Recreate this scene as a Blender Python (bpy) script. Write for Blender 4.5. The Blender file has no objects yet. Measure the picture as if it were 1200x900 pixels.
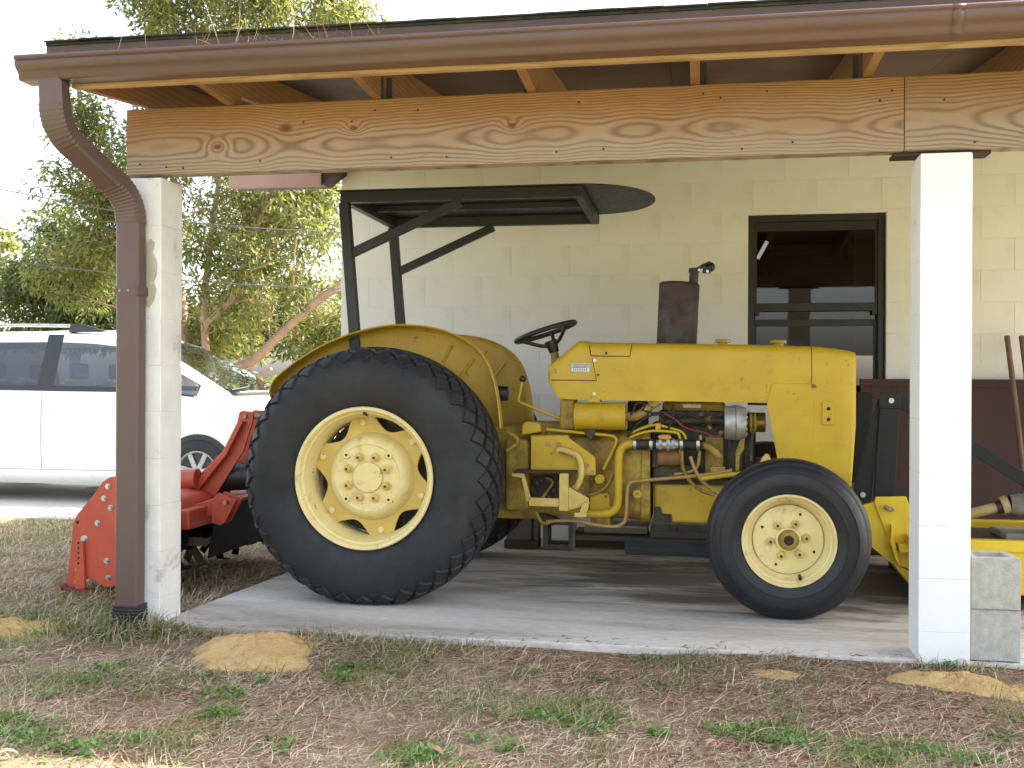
import bpy, math, random
import numpy as np
from mathutils import Vector, Matrix

# ------------------------------------------------------------------ camera, sky, sun, exposure
sc = bpy.context.scene
R = math.radians
F, YAW, CAM_D, CAM_H, ROLL = 1235.0, R(9.9), 4.25, 1.05, 0.0045     # photo focal length in px (1200 wide)
cam = bpy.data.cameras.new('camera')
cam.sensor_width = 36; cam.lens = 36 * F / 1200; cam.clip_end = 2000; cam.clip_start = 0.05
camo = bpy.data.objects.new('camera', cam)
sc.collection.objects.link(camo)
camo.matrix_world = Matrix.Translation((0, -CAM_D, CAM_H)) @ Matrix.Rotation(YAW, 4, 'Z') @ Matrix.Rotation(R(90), 4, 'X') @ Matrix.Rotation(ROLL, 4, 'Z')
sc.camera = camo

SUN_EL, SUN_AZ = R(46), R(65)
w = bpy.data.worlds.new('World'); sc.world = w; w.use_nodes = True
wn, wl = w.node_tree.nodes, w.node_tree.links
sky = wn.new('ShaderNodeTexSky'); sky.sky_type = 'NISHITA'; sky.sun_disc = False
sky.sun_elevation = SUN_EL; sky.sun_rotation = SUN_AZ
sky.air_density = 1.0; sky.dust_density = 4.0; sky.ozone_density = 0.6; sky.altitude = 10
hsv = wn.new('ShaderNodeHueSaturation'); hsv.inputs['Saturation'].default_value = 0.56
wl.new(sky.outputs[0], hsv.inputs['Color']); wl.new(hsv.outputs[0], wn['Background'].inputs[0])
wn['Background'].inputs[1].default_value = 0.15
sun = bpy.data.lights.new('sun', 'SUN'); sun.energy = 4.2; sun.angle = R(0.53); sun.color = (1.0, 0.955, 0.86)
suno = bpy.data.objects.new('sun', sun); sc.collection.objects.link(suno)
sv = Vector((math.cos(SUN_EL) * math.sin(SUN_AZ), math.cos(SUN_EL) * math.cos(SUN_AZ), math.sin(SUN_EL)))
suno.rotation_euler = (-sv).to_track_quat('-Z', 'Y').to_euler(); suno.location = (8, 4, 12)
sc.view_settings.view_transform = 'Standard'; sc.view_settings.look = 'None'
sc.view_settings.exposure = 2.2; sc.view_settings.gamma = 1.0
sc.cycles.max_bounces = 10; sc.cycles.diffuse_bounces = 6; sc.cycles.transparent_max_bounces = 12

random.seed(7); rng = np.random.default_rng(7)
COL = sc.collection

# ------------------------------------------------------------------ survey helper: photo pixel at a known depth -> metres
_c, _s = math.cos(YAW), math.sin(YAW)
def at(px, py, Y):
    a, b = px - 600, py - 450
    u = (a + b * ROLL) / F; v = (-a * ROLL + b) / F
    d = (u * _c - _s, u * _s + _c, -v); t = (Y + CAM_D) / d[1]
    return Vector((t * d[0], Y, CAM_H + t * d[2]))
def xz(px, py, Y):
    p = at(px, py, Y); return (p.x, p.z)

# ------------------------------------------------------------------ mesh builder
class MB:
    def __init__(s): s.v = []; s.f = []
    def add(s, vs, fs):
        n = len(s.v); s.v += [Vector(q) for q in vs]; s.f += [tuple(i + n for i in q) for q in fs]; return s
    def box(s, p0, p1):
        x0, y0, z0 = (min(a, b) for a, b in zip(p0, p1)); x1, y1, z1 = (max(a, b) for a, b in zip(p0, p1))
        return s.add([(x0,y0,z0),(x1,y0,z0),(x1,y1,z0),(x0,y1,z0),(x0,y0,z1),(x1,y0,z1),(x1,y1,z1),(x0,y1,z1)],
                     [(3,2,1,0),(4,5,6,7),(0,1,5,4),(1,2,6,5),(2,3,7,6),(3,0,4,7)])
    def prism(s, pts, y0, y1):                      # outline in x,z extruded along y
        n = len(pts)
        ar = sum(pts[i][0]*pts[(i+1)%n][1] - pts[(i+1)%n][0]*pts[i][1] for i in range(n))
        if ar < 0: pts = pts[::-1]
        if y0 > y1: y0, y1 = y1, y0
        vs = [(x, y0, z) for x, z in pts] + [(x, y1, z) for x, z in pts]
        fs = [tuple(range(n)), tuple(range(2*n-1, n-1, -1))] + [(i, i+n, (i+1)%n+n, (i+1)%n) for i in range(n)]
        return s.add(vs, fs)
    def prismx(s, pts, x0, x1):                     # outline in y,z extruded along x
        n = len(pts)
        ar = sum(pts[i][0]*pts[(i+1)%n][1] - pts[(i+1)%n][0]*pts[i][1] for i in range(n))
        if ar < 0: pts = pts[::-1]
        vs = [(x1, y, z) for y, z in pts] + [(x0, y, z) for y, z in pts]
        fs = [tuple(range(n)), tuple(range(2*n-1, n-1, -1))] + [(i, i+n, (i+1)%n+n, (i+1)%n) for i in range(n)]
        return s.add(vs, fs)
    def bar(s, a, b, wd, ht, up=(0,0,1)):           # rectangular bar from a to b
        a, b = Vector(a), Vector(b); d = (b - a).normalized(); up = Vector(up)
        sd = d.cross(up)
        if sd.length < 1e-4: sd = d.cross(Vector((0,1,0)))
        sd.normalize(); up = sd.cross(d)
        q = []
        for p in (a, b):
            for i, j in ((-1,-1),(1,-1),(1,1),(-1,1)): q.append(p + sd*wd/2*i + up*ht/2*j)
        return s.add(q, [(0,1,2,3),(7,6,5,4),(0,4,5,1),(1,5,6,2),(2,6,7,3),(3,7,4,0)])
    def tube(s, pts, r, n=8, cap=True, sub=3):      # round tube along a smoothed path
        pts = [Vector(p) for p in pts]
        if len(pts) > 2 and sub > 1:
            o = []
            for i in range(len(pts)-1):
                p0 = pts[max(i-1,0)]; p1 = pts[i]; p2 = pts[i+1]; p3 = pts[min(i+2,len(pts)-1)]
                for k in range(sub):
                    t = k/sub
                    q = 0.5*((2*p1)+(p2-p0)*t+(2*p0-5*p1+4*p2-p3)*t*t+(3*p1-p0-3*p2+p3)*t**3)
                    o.append(q)
            o.append(pts[-1]); pts = o
        m = len(pts); rr = r if isinstance(r, (list, tuple)) else None
        base = len(s.v); prev = None
        for i, p in enumerate(pts):
            d = (pts[min(i+1,m-1)] - pts[max(i-1,0)]).normalized()
            if prev is None:
                ref = Vector((0,1,0)) if abs(d.y) < 0.9 else Vector((1,0,0))
            else: ref = prev
            u = (ref - d*ref.dot(d)).normalized(); prev = u; v = d.cross(u)
            ri = r if rr is None else rr[0] + (rr[1]-rr[0])*i/(m-1)
            for k in range(n):
                a = 2*math.pi*k/n; s.v.append(p + (u*math.cos(a) + v*math.sin(a))*ri)
        for i in range(m-1):
            for k in range(n):
                a, b = base+i*n+k, base+i*n+(k+1)%n
                s.f.append((a, b, b+n, a+n))
        if cap:
            s.f.append(tuple(base+k for k in range(n-1,-1,-1))); s.f.append(tuple(base+(m-1)*n+k for k in range(n)))
        return s
    def cyl(s, a, b, r0, r1=None, n=20):
        r1 = r0 if r1 is None else r1
        return s.tube([a, b], [r0, r1], n, True, 1)
    def lathe(s, prof, c, n=48, axis='y', cap=False, sgn=1):   # prof: (radius, offset along axis)
        base = len(s.v); m = len(prof)
        for r, o in prof:
            for k in range(n):
                a = 2*math.pi*k/n; ca, sa = math.cos(a)*r, math.sin(a)*r
                if axis == 'y': s.v.append(Vector((c[0]+ca, c[1]+o*sgn, c[2]+sa)))
                elif axis == 'x': s.v.append(Vector((c[0]+o*sgn, c[1]+ca, c[2]+sa)))
                else: s.v.append(Vector((c[0]+ca, c[1]+sa, c[2]+o*sgn)))
        for i in range(m-1):
            for k in range(n):
                a, b = base+i*n+k, base+i*n+(k+1)%n
                s.f.append((a, b, b+n, a+n) if sgn > 0 else (a, a+n, b+n, b))
        if cap: s.f.append(tuple(base+(m-1)*n+k for k in range(n))); s.f.append(tuple(base+k for k in range(n-1,-1,-1)))
        return s
    def loft(s, rings, closed=True, cap=True):
        base = len(s.v); n = len(rings[0])
        for r in rings: s.v += [Vector(q) for q in r]
        for i in range(len(rings)-1):
            for k in range(n if closed else n-1):
                a, b = base+i*n+k, base+i*n+(k+1)%n
                s.f.append((a, b, b+n, a+n))
        if cap and closed:
            s.f.append(tuple(base+k for k in range(n-1,-1,-1))); s.f.append(tuple(base+(len(rings)-1)*n+k for k in range(n)))
        return s
    def sphere(s, c, r, n=12, sz=1.0):
        pr = [(r*math.sin(math.pi*i/8)+1e-5, -r*sz*math.cos(math.pi*i/8)) for i in range(9)]
        return s.lathe(pr, c, n, 'z')

def root_loc(o):
    p = Vector((0,0,0))
    while o is not None: p += o.location; o = o.parent
    return p
def obj(name, mb, mat, parent=None, bevel=0, smooth=None, solid=0, loc=None, fix=True):
    off = root_loc(parent) if parent else (Vector(loc) if loc else Vector((0,0,0)))
    me = bpy.data.meshes.new(name)
    me.from_pydata([tuple(q - off) for q in mb.v], [], mb.f); me.validate()
    if fix:
        import bmesh
        bm = bmesh.new(); bm.from_mesh(me); bmesh.ops.recalc_face_normals(bm, faces=bm.faces); bm.to_mesh(me); bm.free()
    me.materials.append(mat)
    if smooth is not None:
        me.polygons.foreach_set('use_smooth', [True]*len(me.polygons)); me.set_sharp_from_angle(angle=R(smooth))
    o = bpy.data.objects.new(name, me); COL.objects.link(o)
    if parent: o.parent = parent
    elif loc: o.location = loc
    if solid:
        m = o.modifiers.new('solid', 'SOLIDIFY'); m.thickness = solid; m.offset = 0
    if bevel:
        m = o.modifiers.new('bevel', 'BEVEL'); m.width = bevel; m.segments = 2; m.limit_method = 'ANGLE'; m.angle_limit = R(40)
        m.harden_normals = smooth is not None
    return o
def tag(o, label=None, cat=None, group=None, kind=None):
    if label: o['label'] = label
    if cat: o['category'] = cat
    if group: o['group'] = group
    if kind: o['kind'] = kind
    return o
def thing(name, loc, label, cat, group=None):
    o = bpy.data.objects.new(name, None); o.empty_display_size = 0.1; o.location = loc; COL.objects.link(o)
    return tag(o, label, cat, group)
def inst(src, loc, parent=None, rot=None, name=None):      # a copy sharing its mesh
    o = src.copy(); COL.objects.link(o); o.parent = parent; o.location = loc
    if rot: o.rotation_euler = rot
    return o

# ------------------------------------------------------------------ materials
def nodes(name):
    m = bpy.data.materials.new(name); m.use_nodes = True
    nt = m.node_tree; return m, nt.nodes, nt.links, nt.nodes['Principled BSDF']
def tex(n, l, scale=(1,1,1), coord='Object'):
    tc = n.new('ShaderNodeTexCoord'); mp = n.new('ShaderNodeMapping'); mp.inputs['Scale'].default_value = scale
    l.new(tc.outputs[coord], mp.inputs[0]); return mp.outputs[0]
def noise(n, l, vec, sc_, det=5, rough=0.6, dist=0):
    t = n.new('ShaderNodeTexNoise'); t.inputs['Scale'].default_value = sc_; t.inputs['Detail'].default_value = det
    t.inputs['Roughness'].default_value = rough; t.inputs['Distortion'].default_value = dist
    l.new(vec, t.inputs['Vector']); return t.outputs['Fac']
def ramp(n, l, fac, *stops):
    r = n.new('ShaderNodeValToRGB'); e = r.color_ramp.elements
    while len(e) < len(stops): e.new(0.5)
    for q, (p, c) in zip(e, stops):
        q.position = p; q.color = (c, c, c, 1) if isinstance(c, (int, float)) else (*c, 1)
    l.new(fac, r.inputs[0]); return r.outputs[0]
def mix(n, l, fac, a, b, mode='MIX'):
    m = n.new('ShaderNodeMix'); m.data_type = 'RGBA'; m.blend_type = mode
    for s_, q in ((m.inputs[0], fac), (m.inputs[6], a), (m.inputs[7], b)):
        if isinstance(q, (int, float)): s_.default_value = q
        elif isinstance(q, tuple): s_.default_value = (*q, 1)
        else: l.new(q, s_)
    return m.outputs[2]
def math_(n, l, op, a, b=0.0):
    m = n.new('ShaderNodeMath'); m.operation = op
    for s_, q in ((m.inputs[0], a), (m.inputs[1], b)):
        if isinstance(q, (int, float)): s_.default_value = q
        else: l.new(q, s_)
    return m.outputs[0]
def bump(n, l, b, h, strength=0.2, dist=0.01):
    k = n.new('ShaderNodeBump'); k.inputs['Strength'].default_value = strength; k.inputs['Distance'].default_value = dist
    l.new(h, k.inputs['Height']); l.new(k.outputs[0], b.inputs['Normal'])
def surf(name, c1, c2, scale=6, rough=0.5, r2=None, metal=0, bs=0.1, bscale=60, bd=0.003, stain=None, sfac=(0.58, 0.72), sscale=9, spec=0.5, coat=0, stretch=(1,1,1), lo=0.35, hi=0.65, chips=0):
    """two-tone weathered surface with optional stains of a third colour"""
    m, n, l, b = nodes(name)
    v = tex(n, l, stretch)
    f = noise(n, l, v, scale, 6, 0.62)
    c = ramp(n, l, f, (lo, c1), (hi, c2))
    if stain:
        g = noise(n, l, v, sscale, 8, 0.7, 0.4)
        k = ramp(n, l, g, (sfac[0], 0.0), (sfac[1], 1.0))
        c = mix(n, l, k, c, stain)
    if chips:                                          # small chips and scratches down to rust
        k2 = ramp(n, l, noise(n, l, v, 38, 3, .5, .8), (chips, 0.0), (chips+.03, .85)); reg = ramp(n, l, noise(n, l, v, 3.3, 3), (.45, 0.0), (.6, 1.0))
        c = mix(n, l, math_(n, l, 'MULTIPLY', k2, reg), c, (.16,.075,.03))
    l.new(c, b.inputs['Base Color'])
    fr = noise(n, l, v, scale*3.1, 4)
    rr = ramp(n, l, fr, (0.3, rough), (0.7, r2 if r2 is not None else min(1, rough+0.15)))
    l.new(rr, b.inputs['Roughness'])
    b.inputs['Metallic'].default_value = metal; b.inputs['Specular IOR Level'].default_value = spec
    if coat: b.inputs['Coat Weight'].default_value = coat; b.inputs['Coat Roughness'].default_value = 0.08
    if bs: bump(n, l, b, noise(n, l, v, bscale, 5), bs, bd)
    return m
MT = {}
MT['yellow'] = surf('yellow_paint', (.555,.370,.012), (.475,.312,.010), 4, .38, .55, bs=.05, bscale=25, stain=(.30,.17,.03), sfac=(.56,.84), sscale=8, chips=.68)
MT['yellow_fender'] = surf('yellow_fender_paint', (.50,.315,.03), (.40,.245,.025), 5, .42, .6, bs=.06, bscale=22, stain=(.18,.08,.025), sfac=(.64,.74), sscale=13, chips=.66)
MT['yellow_grime_shade'] = surf('yellow_grimy_shaded_paint', (.47,.32,.035), (.30,.19,.03), 9, .5, .75, bs=.25, bscale=70, stain=(.035,.024,.012), sfac=(.38,.84), sscale=19)  # grime, deepened to stand in for shade in the engine bay
MT['engine_dark'] = surf('oily_engine_paint', (.055,.042,.018), (.018,.016,.013), 14, .45, .8, bs=.5, bscale=55, bd=.006, stain=(.30,.19,.03), sfac=(.58,.68), sscale=17)
MT['cream'] = surf('cream_wheel_paint', (.78,.66,.32), (.70,.57,.24), 7, .42, .6, bs=.06, bscale=40, stain=(.38,.22,.06), sfac=(.56,.80), sscale=11, chips=.67)
MT['gold_disc'] = surf('golden_wheel_disc_paint', (.64,.49,.13), (.56,.41,.09), 7, .42, .6, bs=.06, bscale=40, stain=(.34,.20,.05), sfac=(.62,.78), sscale=10)
MT['cream_step'] = surf('worn_cream_paint', (.66,.50,.15), (.54,.38,.08), 12, .5, .7, bs=.1, stain=(.25,.13,.05), sfac=(.62,.72), sscale=16)
MT['rubber'] = surf('rear_tyre_rubber', (.026,.026,.028), (.017,.017,.018), 5, .52, .72, bs=.2, bscale=90, bd=.002, stain=(.05,.047,.042), sfac=(.56,.85), sscale=6, spec=.35)
MT['rubber_new'] = surf('front_tyre_rubber', (.020,.021,.024), (.014,.0145,.016), 6, .40, .55, bs=.05, bscale=70, bd=.001, stain=(.04,.04,.038), sfac=(.60,.9), sscale=5, spec=.4)
MT['rubber_far'] = MT['rubber']
MT['black_steel'] = surf('black_painted_steel', (.014,.016,.015), (.022,.024,.022), 12, .38, .6, bs=.1, bscale=40, stain=(.07,.07,.065), sfac=(.66,.76), sscale=18)
MT['black_plastic'] = surf('black_plastic', (.012,.012,.013), (.018,.018,.018), 8, .4, .5, bs=.05)
MT['hose'] = surf('black_rubber_hose', (.010,.010,.010), (.018,.018,.018), 20, .5, .7, bs=.1)
MT['chrome'] = surf('zinc_plated_steel', (.55,.56,.57), (.42,.43,.44), 25, .3, .45, metal=1, bs=.05)
MT['alu'] = surf('cast_aluminium', (.50,.50,.48), (.36,.36,.34), 22, .42, .6, metal=.75, bs=.2, bscale=80, stain=(.12,.11,.09), sfac=(.55,.75), sscale=14)
MT['bolt'] = surf('dull_bolt_steel', (.34,.30,.25), (.22,.18,.14), 30, .4, .6, metal=.6, bs=.05)
MT['rust'] = surf('rusty_muffler', (.060,.030,.022), (.035,.020,.017), 7, .5, .8, bs=.2, bscale=60, stain=(.055,.06,.062), sfac=(.52,.66), sscale=5)
MT['rust_orange'] = surf('rusty_can', (.30,.15,.04), (.16,.075,.03), 12, .6, .8, bs=.2)
MT['brass'] = surf('dull_brass_line', (.42,.25,.09), (.34,.21,.05), 12, .42, .6, bs=.05)
MT['orange'] = surf('orange_plastic', (.62,.28,.03), (.5,.22,.03), 12, .45, bs=.02)
MT['redwire'] = surf('red_wire', (.22,.03,.03), (.16,.03,.03), 10, .5, bs=0)
MT['red'] = surf('red_implement_paint', (.53,.085,.040), (.43,.065,.034), 6, .36, .55, bs=.06, bscale=30, stain=(.20,.05,.035), sfac=(.64,.76), sscale=12)
MT['red_dark'] = surf('red_worn_edge', (.20,.04,.03), (.12,.035,.03), 14, .5, .7, bs=.2, stain=(.05,.035,.03), sfac=(.5,.65))
MT['bright_yellow'] = surf('bright_yellow_paint', (.74,.53,.02), (.66,.46,.018), 5, .32, .5, bs=.04, stain=(.25,.16,.03), sfac=(.68,.76), sscale=10)
MT['black_gloss'] = surf('black_gloss_paint', (.006,.008,.011), (.010,.013,.016), 10, .35, .5, bs=.05, stain=(.07,.07,.06), sfac=(.72,.78), sscale=24, spec=.3)
MT['boot'] = surf('dusty_driveline_boot', (.23,.20,.16), (.15,.13,.105), 18, .8, bs=.5, bscale=50)
MT['shaft'] = surf('driveline_tube', (.45,.34,.16), (.34,.25,.11), 12, .5, .7, bs=.1)
MT['white_wall'] = surf('white_wall_paint', (.83,.83,.785), (.79,.79,.74), 2.2, .7, .85, bs=.35, bscale=75, bd=.002, stain=(.64,.61,.54), sfac=(.50,.85), sscale=2.2)
MT['white_pillar'] = surf('white_pillar_paint', (.85,.85,.83), (.80,.80,.78), 4, .65, .8, bs=.35, bscale=70, bd=.002, stain=(.55,.52,.45), sfac=(.64,.80), sscale=7)
MT['white_pillar_worn'] = surf('stained_pillar_paint', (.80,.80,.77), (.70,.69,.65), 5, .7, .85, bs=.5, bscale=60, bd=.003, stain=(.36,.32,.25), sfac=(.58,.72), sscale=5)
MT['brown_metal'] = surf('brown_aluminium', (.125,.068,.050), (.112,.060,.045), 3, .34, .42, bs=.03, bscale=18, stain=(.16,.10,.08), sfac=(.66,.85), sscale=4)
MT['spout'] = surf('brown_downspout', (.105,.066,.056), (.094,.058,.050), 3, .38, .5, bs=.03, bscale=14)
MT['drip'] = surf('drip_edge_brown', (.09,.055,.045), (.075,.045,.04), 6, .5, bs=.03)
MT['rust_plate'] = surf('dark_brown_plate', (.06,.028,.022), (.04,.022,.02), 12, .6, bs=.2)
MT['shingle'] = surf('dark_shingle', (.045,.042,.035), (.025,.026,.02), 30, .9, bs=.6, bscale=120, stain=(.06,.08,.03), sfac=(.5,.66), sscale=8)
MT['eave'] = surf('pinkish_brown_fascia', (.40,.25,.19), (.36,.22,.17), 5, .6, bs=.1)
MT['pad'] = surf('black_plastic_adapter', (.010,.011,.013), (.02,.02,.022), 12, .45, bs=.1)
MT['bronze'] = surf('dark_bronze_window_frame', (.018,.016,.014), (.026,.023,.02), 9, .4, .5, bs=.03)
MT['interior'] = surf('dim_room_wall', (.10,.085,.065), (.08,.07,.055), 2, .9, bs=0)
MT['brown_panel'] = surf('dark_brown_panel', (.070,.030,.022), (.052,.024,.019), 3, .55, .7, bs=.1, stretch=(1,1,.2))
MT['tool_wood'] = surf('weathered_handle_wood', (.20,.13,.085), (.13,.085,.06), 6, .7, bs=.3, stretch=(4,4,.5))
MT['cinder'] = surf('grey_concrete_block', (.50,.485,.43), (.38,.37,.33), 30, .92, bs=.9, bscale=140, bd=.004, stain=(.55,.53,.48), sfac=(.66,.72), sscale=45)
MT['cinder_dark'] = surf('dusty_concrete_block', (.26,.26,.25), (.19,.19,.185), 22, .92, bs=.8, bscale=120, bd=.004)
MT['plank'] = surf('grey_weathered_plank', (.30,.28,.25), (.21,.19,.17), 5, .85, bs=.4, stretch=(.6,6,6))
MT['plank_pale'] = surf('pale_plank', (.40,.39,.36), (.32,.31,.29), 5, .85, bs=.3, stretch=(.6,6,6))
MT['plank_blue'] = surf('blue_grey_board', (.13,.155,.18), (.10,.12,.14), 6, .8, bs=.3, stretch=(.6,6,6))
MT['plank_brown'] = surf('brown_plank', (.13,.09,.065), (.085,.06,.045), 6, .85, bs=.4, stretch=(.6,6,6))
MT['car_white'] = surf('white_car_paint', (.80,.80,.79), (.78,.78,.77), 1, .22, .3, bs=0, coat=.6)
MT['car_black'] = surf('car_black_trim', (.022,.023,.026), (.028,.028,.030), 5, .38, bs=0)
MT['car_grey'] = surf('car_grey_trim', (.10,.11,.125), (.12,.125,.135), 5, .4, bs=0)
MT['car_seat'] = surf('car_seat_fabric', (.09,.10,.13), (.07,.08,.10), 8, .9, bs=.1)
MT['headlamp'] = surf('headlamp_lens', (.75,.77,.8), (.6,.62,.66), 8, .08, bs=0)
MT['plate'] = surf('silver_data_plate', (.45,.45,.43), (.36,.36,.35), 40, .35, .5, metal=.4, bs=.05)
MT['dark_gap'] = surf('panel_shadow_gap', (.035,.022,.012), (.025,.018,.01), 10, .8, bs=0)
MT['hanger'] = surf('galvanised_tie', (.10,.11,.115), (.075,.08,.085), 12, .5, .65, metal=.4, bs=.05)
MT['bark'] = surf('tan_flaking_bark', (.36,.235,.165), (.24,.15,.105), 5, .9, bs=.9, bscale=22, bd=.02, stain=(.14,.09,.065), sfac=(.55,.7), sscale=6, stretch=(1,1,.35))
MT['wire'] = surf('grey_utility_cable', (.10,.10,.10), (.07,.07,.07), 5, .6, bs=0)
MT['lampwhite'] = surf('white_lamp', (.8,.8,.78), (.75,.75,.72), 5, .4, bs=0)

def glass(name, tint=(.9,.95,.95), rough=0.0, alpha=0.25):
    m, n, l, b = nodes(name)
    gl = n.new('ShaderNodeBsdfGlossy'); gl.inputs['Roughness'].default_value = 0.02
    tr = n.new('ShaderNodeBsdfTransparent'); tr.inputs[0].default_value = (*tint, 1)
    fr = n.new('ShaderNodeFresnel'); fr.inputs[0].default_value = 1.5
    k = math_(n, l, 'ADD', math_(n, l, 'MULTIPLY', fr.outputs[0], 1.5), alpha)
    mx = n.new('ShaderNodeMixShader'); l.new(k, mx.inputs[0]); l.new(tr.outputs[0], mx.inputs[1]); l.new(gl.outputs[0], mx.inputs[2])
    l.new(mx.outputs[0], n['Material Output'].inputs[0]); return m
MT['car_glass'] = glass('car_glass', (.85,.95,.95), alpha=.08)
MT['car_glass_dark'] = glass('tinted_car_glass', (.30,.33,.35), alpha=.06)
MT['win_glass'] = glass('window_glass', (.5,.5,.47), alpha=.01)

def wood(name, c_hi, c_lo, c_grey, z0, z1, knots=(), pitch=.011, greyamt=0.8, seed=0.0, arch=.10):
    """flat-sawn softwood: cathedral growth rings along x, bent round knots; weathered grey towards the rain-washed lower edge"""
    m, n, l, b = nodes(name)
    tc = n.new('ShaderNodeTexCoord'); sx = n.new('ShaderNodeSeparateXYZ'); l.new(tc.outputs['Object'], sx.inputs[0])
    def ns(scale, det, rough, loc=0.0):
        mp = n.new('ShaderNodeMapping'); mp.inputs['Scale'].default_value = scale; mp.inputs['Location'].default_value = (seed+loc, loc, loc)
        l.new(tc.outputs['Object'], mp.inputs[0]); return noise(n, l, mp.outputs[0], 1.0, det, rough)
    zc = math_(n, l, 'ADD', (z0+z1)/2 - .03, math_(n, l, 'MULTIPLY', math_(n, l, 'SUBTRACT', ns((.55,.01,.01), 1, .5), .5), .16))
    dz = math_(n, l, 'SUBTRACT', sx.outputs[2], zc)
    h = math_(n, l, 'MULTIPLY', ns((1.1,.01,.01), 2, .45, 7.3), arch*2)
    rr = math_(n, l, 'SQRT', math_(n, l, 'ADD', math_(n, l, 'MULTIPLY', dz, dz), math_(n, l, 'MULTIPLY', h, h)))
    ph = math_(n, l, 'MULTIPLY', rr, 6.283/pitch)
    ph = math_(n, l, 'ADD', ph, math_(n, l, 'MULTIPLY', ns((2.2,3,11), 3, .5, 2.1), 5.0))
    core = None
    for kx, kz, a, sg in knots:
        dx = math_(n, l, 'DIVIDE', math_(n, l, 'SUBTRACT', sx.outputs[0], kx), sg*1.6)
        dk = math_(n, l, 'DIVIDE', math_(n, l, 'SUBTRACT', sx.outputs[2], kz), sg)
        d2 = math_(n, l, 'ADD', math_(n, l, 'MULTIPLY', dx, dx), math_(n, l, 'MULTIPLY', dk, dk))
        g = math_(n, l, 'POWER', 2.718, math_(n, l, 'MULTIPLY', d2, -1.0))
        ph = math_(n, l, 'ADD', ph, math_(n, l, 'MULTIPLY', g, a*2.0))
        cc = ramp(n, l, d2, (0.03, 1.0), (0.22, 0.0))
        core = cc if core is None else math_(n, l, 'MAXIMUM', core, cc)
    fine = ns((9, 60, 170), 4, .7, 4.0)
    ph = math_(n, l, 'ADD', ph, math_(n, l, 'MULTIPLY', fine, 1.8))
    rings = math_(n, l, 'ADD', math_(n, l, 'MULTIPLY', math_(n, l, 'SINE', ph), .5), .5)
    rings = math_(n, l, 'POWER', rings, 2.2)
    rings = math_(n, l, 'MULTIPLY', rings, math_(n, l, 'ADD', .35, math_(n, l, 'MULTIPLY', ns((1.5,1,9), 2, .5, 9.0), .9)))
    c = mix(n, l, rings, c_hi, c_lo)
    c = mix(n, l, ramp(n, l, fine, (.35, .0), (.75, .5)), c, c_lo)
    big = ns((.8,.5,3.5), 4, .6, 6.6)
    c = mix(n, l, ramp(n, l, big, (.42, .0), (.70, .45)), c, tuple(q*1.25 for q in c_lo))
    h = math_(n, l, 'DIVIDE', math_(n, l, 'SUBTRACT', z1, sx.outputs[2]), z1 - z0)
    blot = ns((1.9,1.6,8), 5, .6, 5.5)
    gw = math_(n, l, 'ADD', h, math_(n, l, 'MULTIPLY', math_(n, l, 'SUBTRACT', blot, .5), 1.1))
    gw = ramp(n, l, gw, (.20, 0.0), (.80, greyamt))
    gcol = mix(n, l, rings, c_grey, tuple(q*.5 for q in c_grey))
    c = mix(n, l, gw, c, gcol)
    st = ramp(n, l, ns((6.6,4.4,30), 6, .7, 3.3), (.62, 0.0), (.76, .65))
    c = mix(n, l, st, c, (.12,.08,.055))
    if core is not None: c = mix(n, l, core, c, (.14,.06,.025))
    l.new(c, b.inputs['Base Color']); b.inputs['Roughness'].default_value = .75
    bump(n, l, b, math_(n, l, 'ADD', rings, math_(n, l, 'MULTIPLY', fine, .8)), .25, .003)
    return m

def concrete(name, c1, c2, dark, sc_=1.0, streak=(1,1,1), amt=.75, oil_shade=None):
    m, n, l, b = nodes(name)
    v = tex(n, l, streak)
    c = ramp(n, l, noise(n, l, v, 1.7*sc_, 8, .65), (.3, c1), (.7, c2))
    k = ramp(n, l, noise(n, l, v, .9*sc_, 6, .6, .5), (.46, 0.0), (.66, amt))
    c = mix(n, l, k, c, dark)
    sp = ramp(n, l, noise(n, l, v, 34, 4, .6), (.35, .82), (.7, 1.1))
    c = mix(n, l, 1.0, c, sp, 'MULTIPLY')
    if oil_shade:                                             # drip and grime stains, with the shade under the tractor painted in
        ox, oy, sx_, sy_ = oil_shade
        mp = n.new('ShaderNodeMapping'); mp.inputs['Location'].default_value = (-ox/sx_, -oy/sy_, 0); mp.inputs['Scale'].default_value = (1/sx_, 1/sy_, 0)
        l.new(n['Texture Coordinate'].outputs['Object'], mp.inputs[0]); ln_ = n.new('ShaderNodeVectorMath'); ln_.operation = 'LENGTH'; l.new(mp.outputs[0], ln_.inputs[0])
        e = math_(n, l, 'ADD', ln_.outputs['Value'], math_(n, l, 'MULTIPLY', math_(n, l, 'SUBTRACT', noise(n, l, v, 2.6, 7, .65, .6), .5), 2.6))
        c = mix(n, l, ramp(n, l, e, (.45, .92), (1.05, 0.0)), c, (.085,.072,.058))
    l.new(c, b.inputs['Base Color']); b.inputs['Roughness'].default_value = .85
    bump(n, l, b, noise(n, l, v, 70, 6, .7), .4, .004); return m
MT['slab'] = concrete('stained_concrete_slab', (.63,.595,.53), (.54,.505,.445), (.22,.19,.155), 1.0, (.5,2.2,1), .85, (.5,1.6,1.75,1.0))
MT['drive'] = concrete('driveway_concrete', (.46,.45,.42), (.40,.39,.36), (.32,.31,.28), .6)

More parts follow.
